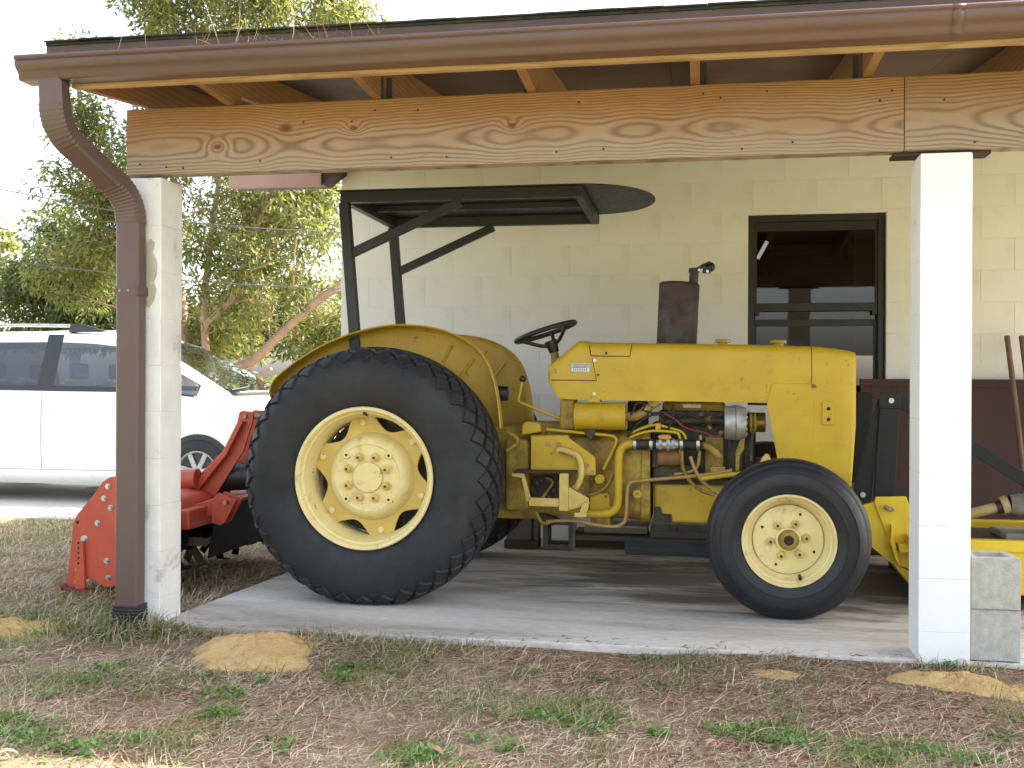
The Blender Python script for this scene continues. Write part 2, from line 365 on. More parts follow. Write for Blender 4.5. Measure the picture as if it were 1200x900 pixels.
def ground_mat():
    m, n, l, b = nodes('dry_lawn_soil')
    v = tex(n, l)
    c = ramp(n, l, noise(n, l, v, 5, 8, .7), (.30, (.20,.125,.085)), (.5, (.30,.22,.145)), (.68, (.40,.32,.21)))
    k = ramp(n, l, noise(n, l, v, 1.6, 5, .6), (.5, 0.0), (.68, .5))
    c = mix(n, l, k, c, (.20,.20,.085))
    f = ramp(n, l, noise(n, l, v, 150, 5, .75), (.3, .55), (.7, 1.25))
    c = mix(n, l, 1.0, c, f, 'MULTIPLY')
    # beyond the worn strip round the shed the lawn is fuller and greener
    vl = n.new('ShaderNodeVectorMath'); vl.operation = 'LENGTH'; mp = n.new('ShaderNodeMapping'); mp.inputs['Location'].default_value = (.5,-1.2,0); mp.inputs['Scale'].default_value = (.8,1,0)
    l.new(n['Texture Coordinate'].outputs['Object'], mp.inputs[0]); l.new(mp.outputs[0], vl.inputs[0])
    far = ramp(n, l, math_(n, l, 'MULTIPLY', math_(n, l, 'ADD', vl.outputs['Value'], math_(n, l, 'MULTIPLY', noise(n, l, v, .7, 4), 2.0)), .1), (.40, 0.0), (.62, 1.0))
    lawn = ramp(n, l, noise(n, l, v, 3, 8, .7), (.3, (.18,.175,.075)), (.7, (.34,.305,.165)))
    c = mix(n, l, far, c, lawn)
    l.new(c, b.inputs['Base Color']); b.inputs['Roughness'].default_value = .95; b.inputs['Specular IOR Level'].default_value = .15
    bump(n, l, b, noise(n, l, v, 60, 8, .75), .9, .02); return m
MT['ground'] = ground_mat()
MT['sand'] = surf('golden_sand', (.52,.365,.165), (.44,.295,.125), 9, .95, bs=1.0, bscale=70, bd=.012, spec=.1, stain=(.28,.18,.085), sfac=(.58,.74), sscale=26)

def leafy(name, stops, trans=.45, gloss=.45):
    m, n, l, b = nodes(name)
    g = n.new('ShaderNodeNewGeometry')
    c = ramp(n, l, g.outputs['Random Per Island'], *stops)
    l.new(c, b.inputs['Base Color']); b.inputs['Roughness'].default_value = gloss
    t = n.new('ShaderNodeBsdfTranslucent')
    tc = mix(n, l, .35, c, (.42,.40,.06)); l.new(tc, t.inputs[0])
    mx = n.new('ShaderNodeMixShader'); mx.inputs[0].default_value = trans
    l.new(b.outputs[0], mx.inputs[1]); l.new(t.outputs[0], mx.inputs[2]); l.new(mx.outputs[0], n['Material Output'].inputs[0]); return m
MT['leaf_main'] = leafy('tree_leaf', ((0, (.045,.075,.024)), (.4, (.085,.125,.036)), (.75, (.16,.18,.055)), (.93, (.27,.25,.08)), (1, (.32,.19,.08))), .55)
MT['leaf_dark'] = leafy('dark_tree_leaf', ((0, (.026,.050,.018)), (.6, (.055,.09,.026)), (1, (.11,.14,.045))), .35)
MT['leaf_yellow'] = leafy('yellow_green_leaf', ((0, (.08,.115,.022)), (.6, (.15,.18,.035)), (1, (.27,.24,.05))), .5)
MT['straw'] = leafy('dry_grass_blade', ((0, (.23,.165,.105)), (.35, (.36,.275,.18)), (.7, (.48,.39,.275)), (1, (.60,.52,.40))), .2, .8)
MT['mulch'] = leafy('red_brown_litter', ((0, (.12,.045,.028)), (.5, (.24,.115,.072)), (1, (.38,.225,.15))), .1, .85)
MT['grass'] = leafy('green_grass_blade', ((0, (.09,.15,.035)), (.5, (.15,.22,.06)), (1, (.28,.30,.11))), .35, .6)
MT['weed'] = leafy('clover_leaf', ((0, (.06,.15,.025)), (.6, (.10,.22,.04)), (1, (.16,.28,.07))), .3, .55)
MT['dead_leaf'] = leafy('dead_leaf', ((0, (.28,.15,.08)), (.5, (.40,.25,.16)), (1, (.50,.36,.26))), .25, .7)
# ------------------------------------------------------------------ ground, driveway, slab
def gz(x, y):
    """lawn level: just under the slab edge in front, falling to the driveway behind on the left"""
    z = -0.022 - 0.03 * min(1, max(0, -y / 1.2))
    t = min(1, max(0, (y - 0.3) / 4.0)); t = t*t*(3-2*t)
    z -= 0.175 * t
    return z + 0.006*math.sin(x*3.1+y*2.3) + 0.005*math.sin(x*7.3-y*5.1) + 0.004*math.sin(y*11+x*2)
def build_ground():
    xs = [-260,-120,-60,-30,-18,-13,-11] + [-10+0.1*i for i in range(0,131)] + [3.6,5,8,14,25,60,120,260]
    ys = [-160,-60,-25,-12,-7,-5] + [-4+0.1*i for i in range(0,131)] + [9.6,11,14,18,25,40,70,130,300,700]
    m = MB(); nx = len(xs)
    for y in ys:
        for x in xs:
            z = gz(x, y) if (-10 <= x <= 3.1 and -4 <= y <= 9) else gz(min(3.0,max(-10,x)), min(9,max(-4,y)))
            if -2.2 < x and 0.12 < y < 5.6: z -= 0.25          # under the slab
            m.v.append(Vector((x, y, z)))
    for j in range(len(ys)-1):
        for i in range(nx-1):
            a = j*nx+i; m.f.append((a, a+1, a+1+nx, a+nx))
    o = obj('ground', m, MT['ground'], smooth=60, fix=False); tag(o, 'dry patchy lawn with bare reddish soil', 'ground', kind='structure')
build_ground()
m = MB().box((-30, 4.45, -.26), (-3.3, 8.4, -.188))
o = obj('driveway', m, MT['drive'], bevel=.01); tag(o, 'pale concrete driveway under the white minivan', 'driveway', kind='structure')
# left slab corner runs back at a slant behind the pillar
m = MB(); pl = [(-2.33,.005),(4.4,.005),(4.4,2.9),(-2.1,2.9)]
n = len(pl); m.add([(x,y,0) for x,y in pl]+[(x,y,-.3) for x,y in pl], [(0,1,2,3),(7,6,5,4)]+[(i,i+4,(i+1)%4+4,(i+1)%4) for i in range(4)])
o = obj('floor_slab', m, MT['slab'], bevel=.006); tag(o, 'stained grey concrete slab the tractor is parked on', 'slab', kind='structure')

# ------------------------------------------------------------------ the open shed
SH = thing('open_shed', (0, 2.9, 0), 'white painted block shed with open porch, timber beam and brown gutter', 'building')
WX0, WX1, WZ0, WZ1 = .337, 1.214, .916, 2.178
WL, WR = -2.48, 4.35
core = MB().box((WL,2.9025,-.25),(WX0,3.08,2.75)).box((WX1,2.9035,-.25),(WR,3.08,2.75)).box((WX0,2.9035,-.25),(WX1,3.08,WZ0)).box((WX0,2.9035,WZ1),(WX1,3.08,2.75))
wall = obj('wall', core, MT['white_wall'], SH)
cache = {}
def block(x0, x1, z0, z1):
    key = (round(x1-x0,3), round(z1-z0,3))
    if key not in cache:
        mm = MB().box((0,0,0),(x1-x0,.02,z1-z0))
        o = obj('block', mm, MT['white_wall'], bevel=.0015); o.parent = wall; o.location = (x0, 0, z0); cache[key] = o
        return o
    return inst(cache[key], (x0, 0, z0), wall)
g = .0013
for k in range(0, 14):
    z0 = -.037 + .2032*k; z1 = z0 + .2032
    if z1 < .0: continue
    z1 = min(z1, 2.75)
    off = -1.665 if k % 2 else -1.462
    x = off - .4064*3
    while x < 3.4:
        a, b = max(x, WL), min(x + .4064, WR); x += .4064
        if b - a < .03: continue
        segs = [(a, b, z0, z1)]
        if b > WX0 and a < WX1 and z1 > WZ0 and z0 < WZ1:
            segs = []
            if a < WX0: segs.append((a, WX0, z0, z1))
            if b > WX1: segs.append((WX1, b, z0, z1))
            aa, bb = max(a, WX0), min(b, WX1)
            if z0 < WZ0: segs.append((aa, bb, z0, WZ0))
            if z1 > WZ1: segs.append((aa, bb, WZ1, z1))
        for a_, b_, c_, d_ in segs:
            if b_-a_ > .02 and d_-c_ > .02: block(a_+g, b_-g, c_+g, d_-g)
# side, rear and inside of the closed room
m = MB().box((WL,3.08,-.25),(WL+.18,5.62,2.75)).box((WR-.18,3.08,-.25),(WR,5.62,2.75))
rx0, rx1 = at(1000,408,5.6).x, at(1032,432,5.6).x
m.box((WL,5.62,-.25),(rx0,5.8,2.75)).box((rx1,5.62,-.25),(WR,5.8,2.75)).box((rx0,5.62,-.25),(rx1,5.8,1.05)).box((rx0,5.62,1.32),(rx1,5.8,2.75))
obj('rear_wall', m, MT['white_wall'], SH)
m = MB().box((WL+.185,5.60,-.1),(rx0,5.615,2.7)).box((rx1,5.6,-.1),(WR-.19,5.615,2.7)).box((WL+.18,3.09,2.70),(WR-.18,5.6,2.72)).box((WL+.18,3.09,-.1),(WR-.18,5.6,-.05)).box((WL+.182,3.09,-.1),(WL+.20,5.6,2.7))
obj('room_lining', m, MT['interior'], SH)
# window
W = obj('window', MB().box((WX0+.001,2.93,WZ0),(WX0+.042,2.985,WZ1-.001)).box((WX1-.047,2.93,WZ0),(WX1-.012,2.985,WZ1-.001)).box((WX0+.042,2.93,WZ1-.045),(WX1-.047,2.985,WZ1-.001)).box((WX0+.042,2.93,WZ0),(WX1-.047,2.985,WZ0+.05)), MT['bronze'], SH, bevel=.003)
wl_, wr_ = WX0+.042, WX1-.047
def zr(py): return at(960, py, 2.95).z
obj('sash', MB().box((wl_,2.945,zr(270)),(wr_,2.972,WZ1-.046)).box((wl_,2.94,zr(364.5)),(wr_,2.975,zr(355))).box((wl_,2.945,zr(355)),(wl_+.018,2.972,zr(270))).box((wr_-.016,2.945,zr(355)),(wr_,2.972,zr(270))), MT['bronze'], W, bevel=.002)
obj('sash', MB().box((wl_,2.975,zr(382)),(wr_,2.998,zr(374))).box((wl_,2.975,WZ0+.05),(wl_+.02,2.998,zr(382))).box((wr_-.02,2.975,WZ0+.05),(wr_,2.998,zr(382))), MT['bronze'], W, bevel=.002)
obj('pane', MB().box((wl_+.01,2.957,zr(356)),(wr_-.01,2.961,zr(268))), MT['win_glass'], W)
obj('pane', MB().box((wl_+.01,2.985,zr(375)),(wr_-.01,2.989,zr(362))), MT['win_glass'], W)
obj('pane', MB().box((wl_+.01,2.985,WZ0+.04),(wr_-.01,2.989,zr(381))), MT['win_glass'], W)
obj('latch', MB().box((wl_+.005,2.93,zr(369)),(wl_+.035,2.945,zr(364))), MT['bronze'], W)
obj('latch', MB().box((wr_-.035,2.93,zr(369)),(wr_-.005,2.945,zr(364))), MT['bronze'], W)
# pillars
def pillar(x0, x1, mat, y0=0.0, y1=.19, top=1.944):
    P = obj('pillar', MB().box((x0+.003,y0+.003,-.2),(x1-.003,y1-.003,top-.003)), mat, SH)
    z = -.095; k = 0
    while z < top - .02:
        z1 = min(z + .2032, top)
        jx = rng.uniform(-.0012,.0012)
        obj('block', MB().box((x0+jx,y0+jx,z+.0003),(x1+jx,y1,z1-.0003)), mat, P, bevel=.002)
        z = z1; k += 1
    return P
LP = pillar(-2.483, -2.293, MT['white_pillar_worn'])
pillar(.845, 1.033, MT['white_pillar']); pillar(4.1, 4.29, MT['white_pillar'])
# flaked patch on the left pillar
m = MB(); pts = [xz(*q, -.004) for q in ((177,280),(181,284),(179,296),(184,308),(183,322),(180,330),(183,340),(180,352),(175,360),(172,356),(172,336),(172,300),(173,284))]
m.prism(pts, -.006, .004); MT['flake'] = surf('bare_flaked_render', (.40,.36,.27), (.50,.46,.38), 25, .9, bs=.8, bscale=70)
obj('flaked_patch', m, MT['flake'], LP)
obj('bearing_plate', MB().box((.755,.055,1.9445),(1.115,.15,1.958)), MT['rust_plate'], SH, bevel=.003)
# beam boards
BZ0, BZ1 = 1.96, 2.25
kn = [(at(255,172,.03).x, at(255,172,.03).z, 9, .035), (at(414,150,.03).x, at(414,150,.03).z, 8, .03), (at(600,147,.03).x, at(600,147,.03).z, 8, .03), (at(335,150,.03).x, at(335,150,.03).z, 1.2, .05)]
MT['beam_a'] = wood('beam_wood', (.40,.225,.095), (.17,.072,.026), (.36,.285,.215), BZ0, BZ1, kn, .0088)
kn2 = []
MT['beam_b'] = wood('second_beam_wood', (.37,.225,.105), (.16,.075,.03), (.36,.285,.21), BZ0, BZ1, kn2, .010, .85, 3.7)
MT['rafter'] = wood('rafter_wood', (.36,.18,.07), (.27,.13,.05), (.28,.165,.085), 2.2, 2.9, (), .02, .3, 1.3)
jx = at(1060,110,.03).x
def board(x0, x1, y0, y1, mat): 
    return obj('beam_board', MB().box((x0,y0,BZ0),(x1,y1,BZ1)), mat, SH, bevel=.003)
board(-2.476, jx-.001, .03, .068, MT['beam_a']); board(jx+.0015, 4.3, .0305, .068, MT['beam_b'])
board(-2.47, 4.3, .0695, .1075, MT['beam_b'])
m = MB()
for i in range(60):
    x = -2.4 + i*.096 + random.uniform(-.03,.03); z = BZ0 + random.choice((.035,.05,.23,.245,.20)) + random.uniform(-.012,.012)
    if random.random() < .45: m.cyl((x,.026,z),(x,.032,z),.0045,n=6)
MT['nail'] = surf('rusted_nail_head', (.05,.03,.025), (.03,.02,.02), 20, .7, bs=0)
o = obj('nail_heads', m, MT['nail'], SH); tag(o, kind='stuff')
# rafters, ties, deck, roofing
SL = .112
def deckz(y): return 2.405 + SL*(y+.28)
RX = [-1.995 + .662*i for i in range(0, 10)]
for i, x in enumerate(RX):
    pts = [(-.28,2.263),(.115,2.25),(.116,deckz(.116)-.142),(2.9,deckz(2.9)-.142),(2.9,deckz(2.9)-.002),(-.28,deckz(-.28)-.002)]
    obj('rafter', MB().prismx(pts, x-.019, x+.019), MT['rafter'], SH, bevel=.003)
    if x < 2.2:
        s_ = 1 if i % 2 else -1
        obj('rafter_tie', MB().box((x+s_*.0195,.032,2.252),(x+s_*.0215,.066,2.375)).box((x+s_*.0215,.105,2.21),(x+s_*.046,.1095,2.36)), MT['hanger'], SH)
pts = [(-.28,2.255),(2.9,deckz(2.9)-.15),(2.9,deckz(2.9)-.002),(-.28,deckz(-.28)-.002)]
obj('barge_rafter', MB().prismx(pts, -2.515, -2.478), MT['rafter'], SH, bevel=.003)
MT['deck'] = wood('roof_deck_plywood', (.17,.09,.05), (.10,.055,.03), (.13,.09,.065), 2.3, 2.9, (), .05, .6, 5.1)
x = -2.56; k = 0
while x < 4.3:                                   # sheathing sheets
    x1 = min(x + 1.2192, 4.35)
    pts = [(-.30,deckz(-.30)),(2.9,deckz(2.9)),(2.9,deckz(2.9)+.013),(-.30,deckz(-.30)+.013)]
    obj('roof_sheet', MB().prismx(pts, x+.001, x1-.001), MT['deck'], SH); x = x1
pts = [(-.372,deckz(-.372)+.016),(2.9,deckz(2.9)+.016),(4.35,3.12),(6.1,2.78),(6.1,2.80),(4.35,3.145),(2.9,deckz(2.9)+.030),(-.372,deckz(-.372)+.027)]
obj('roof_covering', MB().prismx(pts, -2.60, 4.4), MT['shingle'], SH)  # right end stops short, out of view, to let sun fill the porch
obj('shade_roof', MB().prismx([(2.69,2.77),(4.35,3.16),(6.1,2.82),(6.1,2.85),(4.35,3.19),(2.69,2.80)], -3.26, 4.45), MT['shingle'], SH)  # unseen roof layer, added with a wide left overhang to shade the lawn
# rougher shingle butts along the drip edge
sh0 = None; x = -2.6
while x < 3.2:
    w_ = .155
    if sh0 is None:
        sh0 = obj('shingle', MB().box((0,0,0),(w_-.0006,.14,.006)), MT['shingle']); sh0.parent = SH; s_ = sh0
    else: s_ = inst(sh0, (0,0,0), SH)
    s_.location = (x, -.385+random.uniform(-.006,.004)-2.9, deckz(-.38)+.0275+random.uniform(0,.0008)); s_.rotation_euler = (math.atan(SL), 0, 0); x += w_
obj('drip_edge', MB().prismx([(-.366,deckz(-.37)-.028),(-.362,deckz(-.37)-.028),(-.362,deckz(-.37)+.0145),(-.30,deckz(-.3)+.0145),(-.30,deckz(-.3)+.0155),(-.366,deckz(-.37)+.0155)], -2.6, 4.4), MT['drip'], SH)
obj('fascia_board', MB().box((-2.52,-.318,2.252),(4.4,-.281,2.402)), wood('fascia_wood', (.56,.36,.17), (.42,.24,.10), (.45,.32,.2), 2.2, 2.6, (), .02, .4, 2.2), SH, bevel=.002)
prof = [(-.322,2.350),(-.322,2.268),(-.328,2.264),(-.402,2.264),(-.408,2.267),(-.411,2.285),(-.418,2.297),(-.430,2.306),(-.437,2.318),(-.439,2.333),(-.436,2.338),(-.443,2.342),(-.447,2.348),(-.444,2.355),(-.432,2.356),(-.430,2.350)]
GT = obj('gutter', MB().loft([[(x,y,z) for y,z in prof] for x in (-2.69,4.4)], closed=False, cap=False), MT['brown_metal'], SH, smooth=25, solid=.0018)
obj('end_cap', MB().prismx(prof[1:13], -2.6935, -2.6915), MT['brown_metal'], GT)
obj('gutter_seam', MB().loft([[(x,y-.0022,z-.0004) for y,z in prof[3:14]] for x in (.86,.90)], closed=False, cap=False), MT['brown_metal'], GT, smooth=25, solid=.0015)
# downspout
def sweep(path, wx, wy, rib=None, n_bend=9):
    rings = []; P = [Vector(p) for p in path]
    for i, p in enumerate(P):
        d = (P[min(i+1,len(P)-1)] - P[max(i-1,0)]).normalized()
        sx = Vector((1,0,0)); sx = (sx - d*sx.dot(d)).normalized(); sy = d.cross(sx)
        k = 1.0 if not rib else rib(i)
        a, b = wx/2*k, wy/2*k; c_ = .010
        ring = []
        for ux, uy in ((-a,-b+c_),(-a,b-c_),(-a+c_,b),(a-c_,b),(a,b-c_),(a,-b+c_),(a-c_,-b),(-a+c_,-b)):
            ring.append(p + sx*ux + sy*uy)
        rings.append(ring)
    return rings
top, b1, b2, bot = Vector((-2.562,-.374,2.27)), Vector((-2.558,-.372,2.075)), Vector((-2.408,-.048,1.845)), Vector((-2.405,-.048,.07))
def bez(a, b, c, n): return [a*(1-t)**2 + b*2*t*(1-t) + c*t*t for t in [i/n for i in range(n+1)]]
d1 = (b2-b1).normalized()
DS = obj('downspout', MB().loft(sweep([bot, Vector((-2.405,-.048,1.2)), b2-Vector((0,0,.075))], .105, .077)), MT['spout'], SH, smooth=35)
NB = 22
e1 = bez(b1+Vector((0,0,.10)), b1, b1+d1*.10, NB); e2 = bez(b2-d1*.11, b2, b2-Vector((0,0,.11)), NB)
ribf = lambda i: 1.045 if i % 2 else 1.0
obj('outlet', MB().loft(sweep([top, b1+Vector((0,0,.09))], .103, .075)), MT['spout'], DS, smooth=35)
obj('elbow', MB().loft(sweep(e1, .105, .077, ribf)), MT['spout'], DS, smooth=20)
obj('offset_pipe', MB().loft(sweep([b1+d1*.09, b2-d1*.10], .107, .079)), MT['spout'], DS, smooth=35)
obj('elbow', MB().loft(sweep(e2, .109, .080, ribf)), MT['spout'], DS, smooth=20)
obj('strap', MB().box((-2.4595,-.0885,1.425),(-2.3505,-.0865,1.462)).box((-2.3515,-.0885,1.425),(-2.3495,-.002,1.462)), MT['spout'], DS)
for x in (-2.435,-2.395): obj('screw', MB().cyl((x,-.092,1.443),(x,-.086,1.443),.006,n=8), MT['bolt'], DS)
ad = MB()
for k in range(4): ad.box((-2.464-.001*k,-.092-.001*k,.082-.014*k),(-2.346+.001*k,-.004,.093-.014*k))
ad.box((-2.462,-.089,-.05),(-2.348,-.006,.09)).prism([(-2.468,-.04),(-2.342,-.04),(-2.355,-.0),(-2.45,.03),(-2.462,.03)], -.11, -.02)
obj('drain_adapter', ad, MT['pad'], DS, bevel=.004)
# boxed eave of the closed room beyond its corner
e0, e1_ = at(268,212,2.7), at(376,212,2.7)
EV = obj('eave_board', MB().box((e0.x,2.7,2.412),(e1_.x,2.722,2.512)), MT['eave'], SH, bevel=.003)
obj('eave_soffit', MB().prism([(e0.x+.01,2.43),(e1_.x+.0,2.43),(e1_.x+.12,2.52),(e1_.x+.12,2.60),(e0.x+.01,2.60)], 2.724, 2.90), MT['rust_plate'], SH)
obj('eave_roof', MB().prism([(e0.x-.01,2.602),(e1_.x+.12,2.602),(e1_.x+.12,2.63),(e0.x-.01,2.63)], 2.68, 2.90), MT['shingle'], SH)

# lamp tube inside the room
a, b = at(888,303,3.6), at(899,283,3.6)
L = thing('tube_lamp', tuple(a), 'small lit tube lamp glowing behind the upper window pane', 'lamp')
obj('lamp_housing', MB().bar(a+Vector((0,.02,0)), b+Vector((0,.02,0)), .03, .05, (0,1,0)), MT['lampwhite'], L)
em, n_, l_, b_ = nodes('lit_tube'); b_.inputs['Emission Color'].default_value = (1,.97,.9,1); b_.inputs['Emission Strength'].default_value = .35
obj('tube', MB().cyl(a, b, .014, n=10), em, L)
obj('hanger_rod', MB().cyl(b+Vector((0,.03,0)), (b.x, b.y+.03, 2.70), .006, n=6), MT['bronze'], L)
# ------------------------------------------------------------------ the tractor
YC = 1.385                                              # tractor centre line
TR = thing('tractor', (-.55, YC, 0), 'yellow utility tractor with black canopy parked on the concrete slab', 'tractor')
RWX, RWZ = -1.537, .603
FWX, FWZ = .411, .357
def mir(y): return 2*YC - y

# --- rear wheels
def rear_tyre(y0, sgn):
    """y0 = outer face, sgn=+1 goes inward to larger y"""
    prof = [(.318,.050),(.335,.030),(.36,.018),(.40,.006),(.45,.0),(.50,.002),(.54,.012),(.572,.034),(.592,.066),(.602,.11),(.607,.16),(.609,.215)]
    prof = prof + [(r, .43-o) for r, o in prof[-2::-1]]
    m = MB(); m.lathe(prof, (RWX, y0, RWZ), 120, 'y', sgn=sgn)
    # arc length table across the tread
    cr = prof[6:-6]; s = [0]
    for i in range(1, len(cr)): s.append(s[-1] + math.hypot(cr[i][0]-cr[i-1][0], cr[i][1]-cr[i-1][1]))
    def pt(u, ph, h):
        u = max(0, min(s[-1]-1e-6, u)); i = max(j for j in range(len(s)) if s[j] <= u); i = min(i, len(s)-2)
        t = (u - s[i])/(s[i+1]-s[i]); r = cr[i][0]*(1-t)+cr[i+1][0]*t; o = cr[i][1]*(1-t)+cr[i+1][1]*t
        tr_, to_ = cr[i+1][0]-cr[i][0], cr[i+1][1]-cr[i][1]; ln = math.hypot(tr_, to_)
        nr, no = to_/ln, -tr_/ln
        r += nr*h; o += no*h
        return (RWX + r*math.cos(ph), y0 + o*sgn, RWZ + r*math.sin(ph))
    N = 36; rows = 8; ds = s[-1]/(rows+1.0); hp = math.pi/N
    for j in range(rows):
        uc = ds*(j+1.0)
        hgt = .017 if 0 < j < rows-1 else .012
        for k in range(N):
            pc = 2*hp*k + (hp if j % 2 else 0)
            fu, fp = ds*.90, hp*.87
            base = []
            for sc_, h in ((1.0, -.004), (.965, hgt*.55), (.83, hgt)):
                for du, dp in ((-1,0),(-.5,.52),(0,1),(.5,.52),(1,0),(.5,-.52),(0,-1),(-.5,-.52)):
                    q = .93 if abs(du) == .5 else 1
                    base.append(pt(uc+du*fu*sc_*q, pc+dp*fp*sc_*q, h))
            m.add(base, [(i, (i+1)%8, (i+1)%8+8, i+8) for i in range(8)] + [(i+8, (i+1)%8+8, (i+1)%8+16, i+16) for i in range(8)] + [tuple(range(16,24))])
    for v in m.v:
        if v.z < .004: v.z = .004 + (v.z-.004)*.02
    return m
def rear_wheel(y0, sgn):
    W_ = obj('rear_wheel', rear_tyre(y0, sgn), MT['rubber'], TR, smooth=38); W_.name = 'rear_wheel'
    c = (RWX, y0, RWZ)
    rim = obj('rim', MB().lathe([(.322,.06),(.330,.045),(.336,.028),(.338,.016),(.333,.008),(.322,.010),(.314,.022),(.312,.036),(.303,.044),(.300,.060),(.293,.080),(.286,.130),(.2845,.18),(.29,.26),(.31,.34),(.322,.38)], c, 72, 'y', sgn=sgn), MT['cream'], W_, smooth=35)
    # lobed centre disc
    n = 144; pts = []
    for k in range(n):
        a = 2*math.pi*k/n
        q = math.cos(6*(a - R(100)))
        r = .291 - .062*(max(0, .30-q)/1.30)**.75
        pts.append((RWX + r*math.cos(a), RWZ + r*math.sin(a)))
    ya, yb = y0+.158*sgn, y0+.172*sgn
    disc = obj('centre_disc', MB().prism(pts, ya, yb), MT['gold_disc'], W_, bevel=.003)
    hub = obj('hub', MB().lathe([(.212,.160),(.208,.146),(.200,.126),(.186,.102),(.172,.090),(.160,.085),(.156,.087),(.152,.090),(.076,.090),(.0765,.094),(.073,.094),(.0728,.082),(.070,.079),(.004,.078)], c, 64, 'y', sgn=sgn, cap=True), MT['cream'], W_, smooth=30)
    obj('shade_backing', MB().lathe([(.2835,.245),(.20,.240),(.001,.24)], c, 32, 'y', sgn=sgn), MT['engine_dark'], W_)  # dark disc added behind the lobe gaps to stand for shade inside the rim
    for k in range(8):
        a = R(22.5+45*k); x, z = RWX+.103*math.cos(a), RWZ+.103*math.sin(a)
        bt = obj('wheel_nut', MB().lathe([(.023,.092),(.023,.083),(.0165,.081),(.0155,.062),(.008,.061),(.008,.052),(.001,.051)], (x,y0,z), 12, 'y', sgn=sgn), MT['cream_step'], W_, smooth=30)
        obj('stud_end', MB().cyl((x,y0+.049*sgn,z),(x,y0+.062*sgn,z),.0062,n=8), MT['rust_plate'], bt)
    for k in range(4):
        a = R(45+90*k); x, z = RWX+.148*math.cos(a), RWZ+.148*math.sin(a)
        bt = obj('boss', MB().lathe([(.020,.094),(.019,.082),(.015,.078),(.007,.078),(.0065,.092)], (x,y0,z), 14, 'y', sgn=sgn), MT['cream'], W_, smooth=30)
        obj('hole', MB().cyl((x,y0+.0775*sgn,z),(x,y0+.088*sgn,z),.0066,n=10), MT['dark_gap'], bt)
    for k in range(6):
        a = R(100+60*k); x, z = RWX+.262*math.cos(a), RWZ+.262*math.sin(a)
        obj('disc_bolt', MB().lathe([(.016,.159),(.016,.148),(.011,.145),(.001,.144)], (x,y0,z), 10, 'y', sgn=sgn), MT['cream'], W_)
    for a, r in ((R(40),.045),(R(215),.045)):
        obj('cap_bolt', MB().lathe([(.010,.079),(.009,.072),(.001,.070)], (RWX+r*math.cos(a),y0,RWZ+r*math.sin(a)), 10, 'y', sgn=sgn), MT['cream'], W_)
    obj('valve_stem', MB().cyl((RWX,y0+.03*sgn,RWZ+.305),(RWX,y0+.07*sgn,RWZ+.30),.009,n=8), MT['black_plastic'], W_)
    return W_
rear_wheel(.487, 1); rear_wheel(mir(.487), -1)

# --- front wheels
def front_wheel(y0, sgn):
    c = (FWX, y0, FWZ)
    prof = [(.196,.040),(.205,.022),(.225,.010),(.250,.002),(.2515,-.0015),(.257,-.0015),(.2585,.0005),(.275,.0),(.296,.004),(.2975,.0015),(.302,.0025),(.304,.008),(.318,.016),(.333,.030),(.336,.0335),(.343,.036),(.352,.045),(.357,.056),(.3585,.062),(.352,.066),(.352,.071),(.3605,.075),(.363,.095),(.3625,.100),(.355,.103),(.355,.108)]
    prof = prof + [(r,.216-o) for r,o in prof[-2::-1]]
    m = MB().lathe(prof, c, 96, 'y', sgn=sgn)
    for v in m.v:
        if v.z < .003: v.z = .003 + (v.z-.003)*.02
    W_ = obj('front_wheel', m, MT['rubber_new'], TR, smooth=30)
    obj('rim', MB().lathe([(.198,.05),(.205,.038),(.2085,.022),(.206,.014),(.199,.014),(.192,.022),(.189,.036),(.181,.042),(.176,.060),(.163,.078),(.152,.098),(.15,.15),(.19,.18)], c, 64, 'y', sgn=sgn), MT['cream'], W_, smooth=35)
    obj('centre_disc', MB().lathe([(.156,.085),(.154,.078),(.148,.076),(.060,.074),(.057,.068),(.0565,.056),(.051,.050),(.047,.049),(.040,.050),(.037,.046),(.034,.040),(.026,.039),(.022,.050),(.001,.052)], c, 48, 'y', sgn=sgn), MT['cream'], W_, smooth=30)
    obj('hub_cap', MB().lathe([(.0475,.049),(.044,.044),(.038,.043),(.036,.034),(.028,.031),(.0225,.033)], c, 32, 'y', sgn=sgn), MT['yellow_grime_shade'], W_, smooth=35)
    obj('axle_end', MB().cyl((c[0],y0+.034*sgn,c[2]),(c[0],y0+.05*sgn,c[2]),.0222,n=14), MT['dark_gap'], W_)
    for k in range(6):
        a = R(7+60*k); x, z = FWX+.079*math.cos(a), FWZ+.079*math.sin(a)
        nt = obj('wheel_nut', MB().lathe([(.0195,.076),(.0195,.067),(.0145,.065),(.0140,.048),(.001,.0475)], (x,y0,z), 12, 'y', sgn=sgn), MT['cream_step'], W_, smooth=30)  # washers and nuts toned darker to stand for their contact shadow
        obj('stud_end', MB().cyl((x,y0+.041*sgn,z),(x,y0+.054*sgn,z),.0065,n=8), MT['rust_plate'], nt)
    for k in range(4):
        a = R(65+90*k); x, z = FWX+.125*math.cos(a), FWZ+.125*math.sin(a)
        obj('disc_hole', MB().cyl((x,y0+.0742*sgn,z),(x,y0+.078*sgn,z),.0065,n=10), MT['dark_gap'], W_)
    obj('valve_stem', MB().cyl((FWX+.05,y0+.03*sgn,FWZ-.168),(FWX+.05,y0+.068*sgn,FWZ-.16),.008,n=8), MT['black_plastic'], W_)
front_wheel(.555, 1); front_wheel(mir(.555), -1)

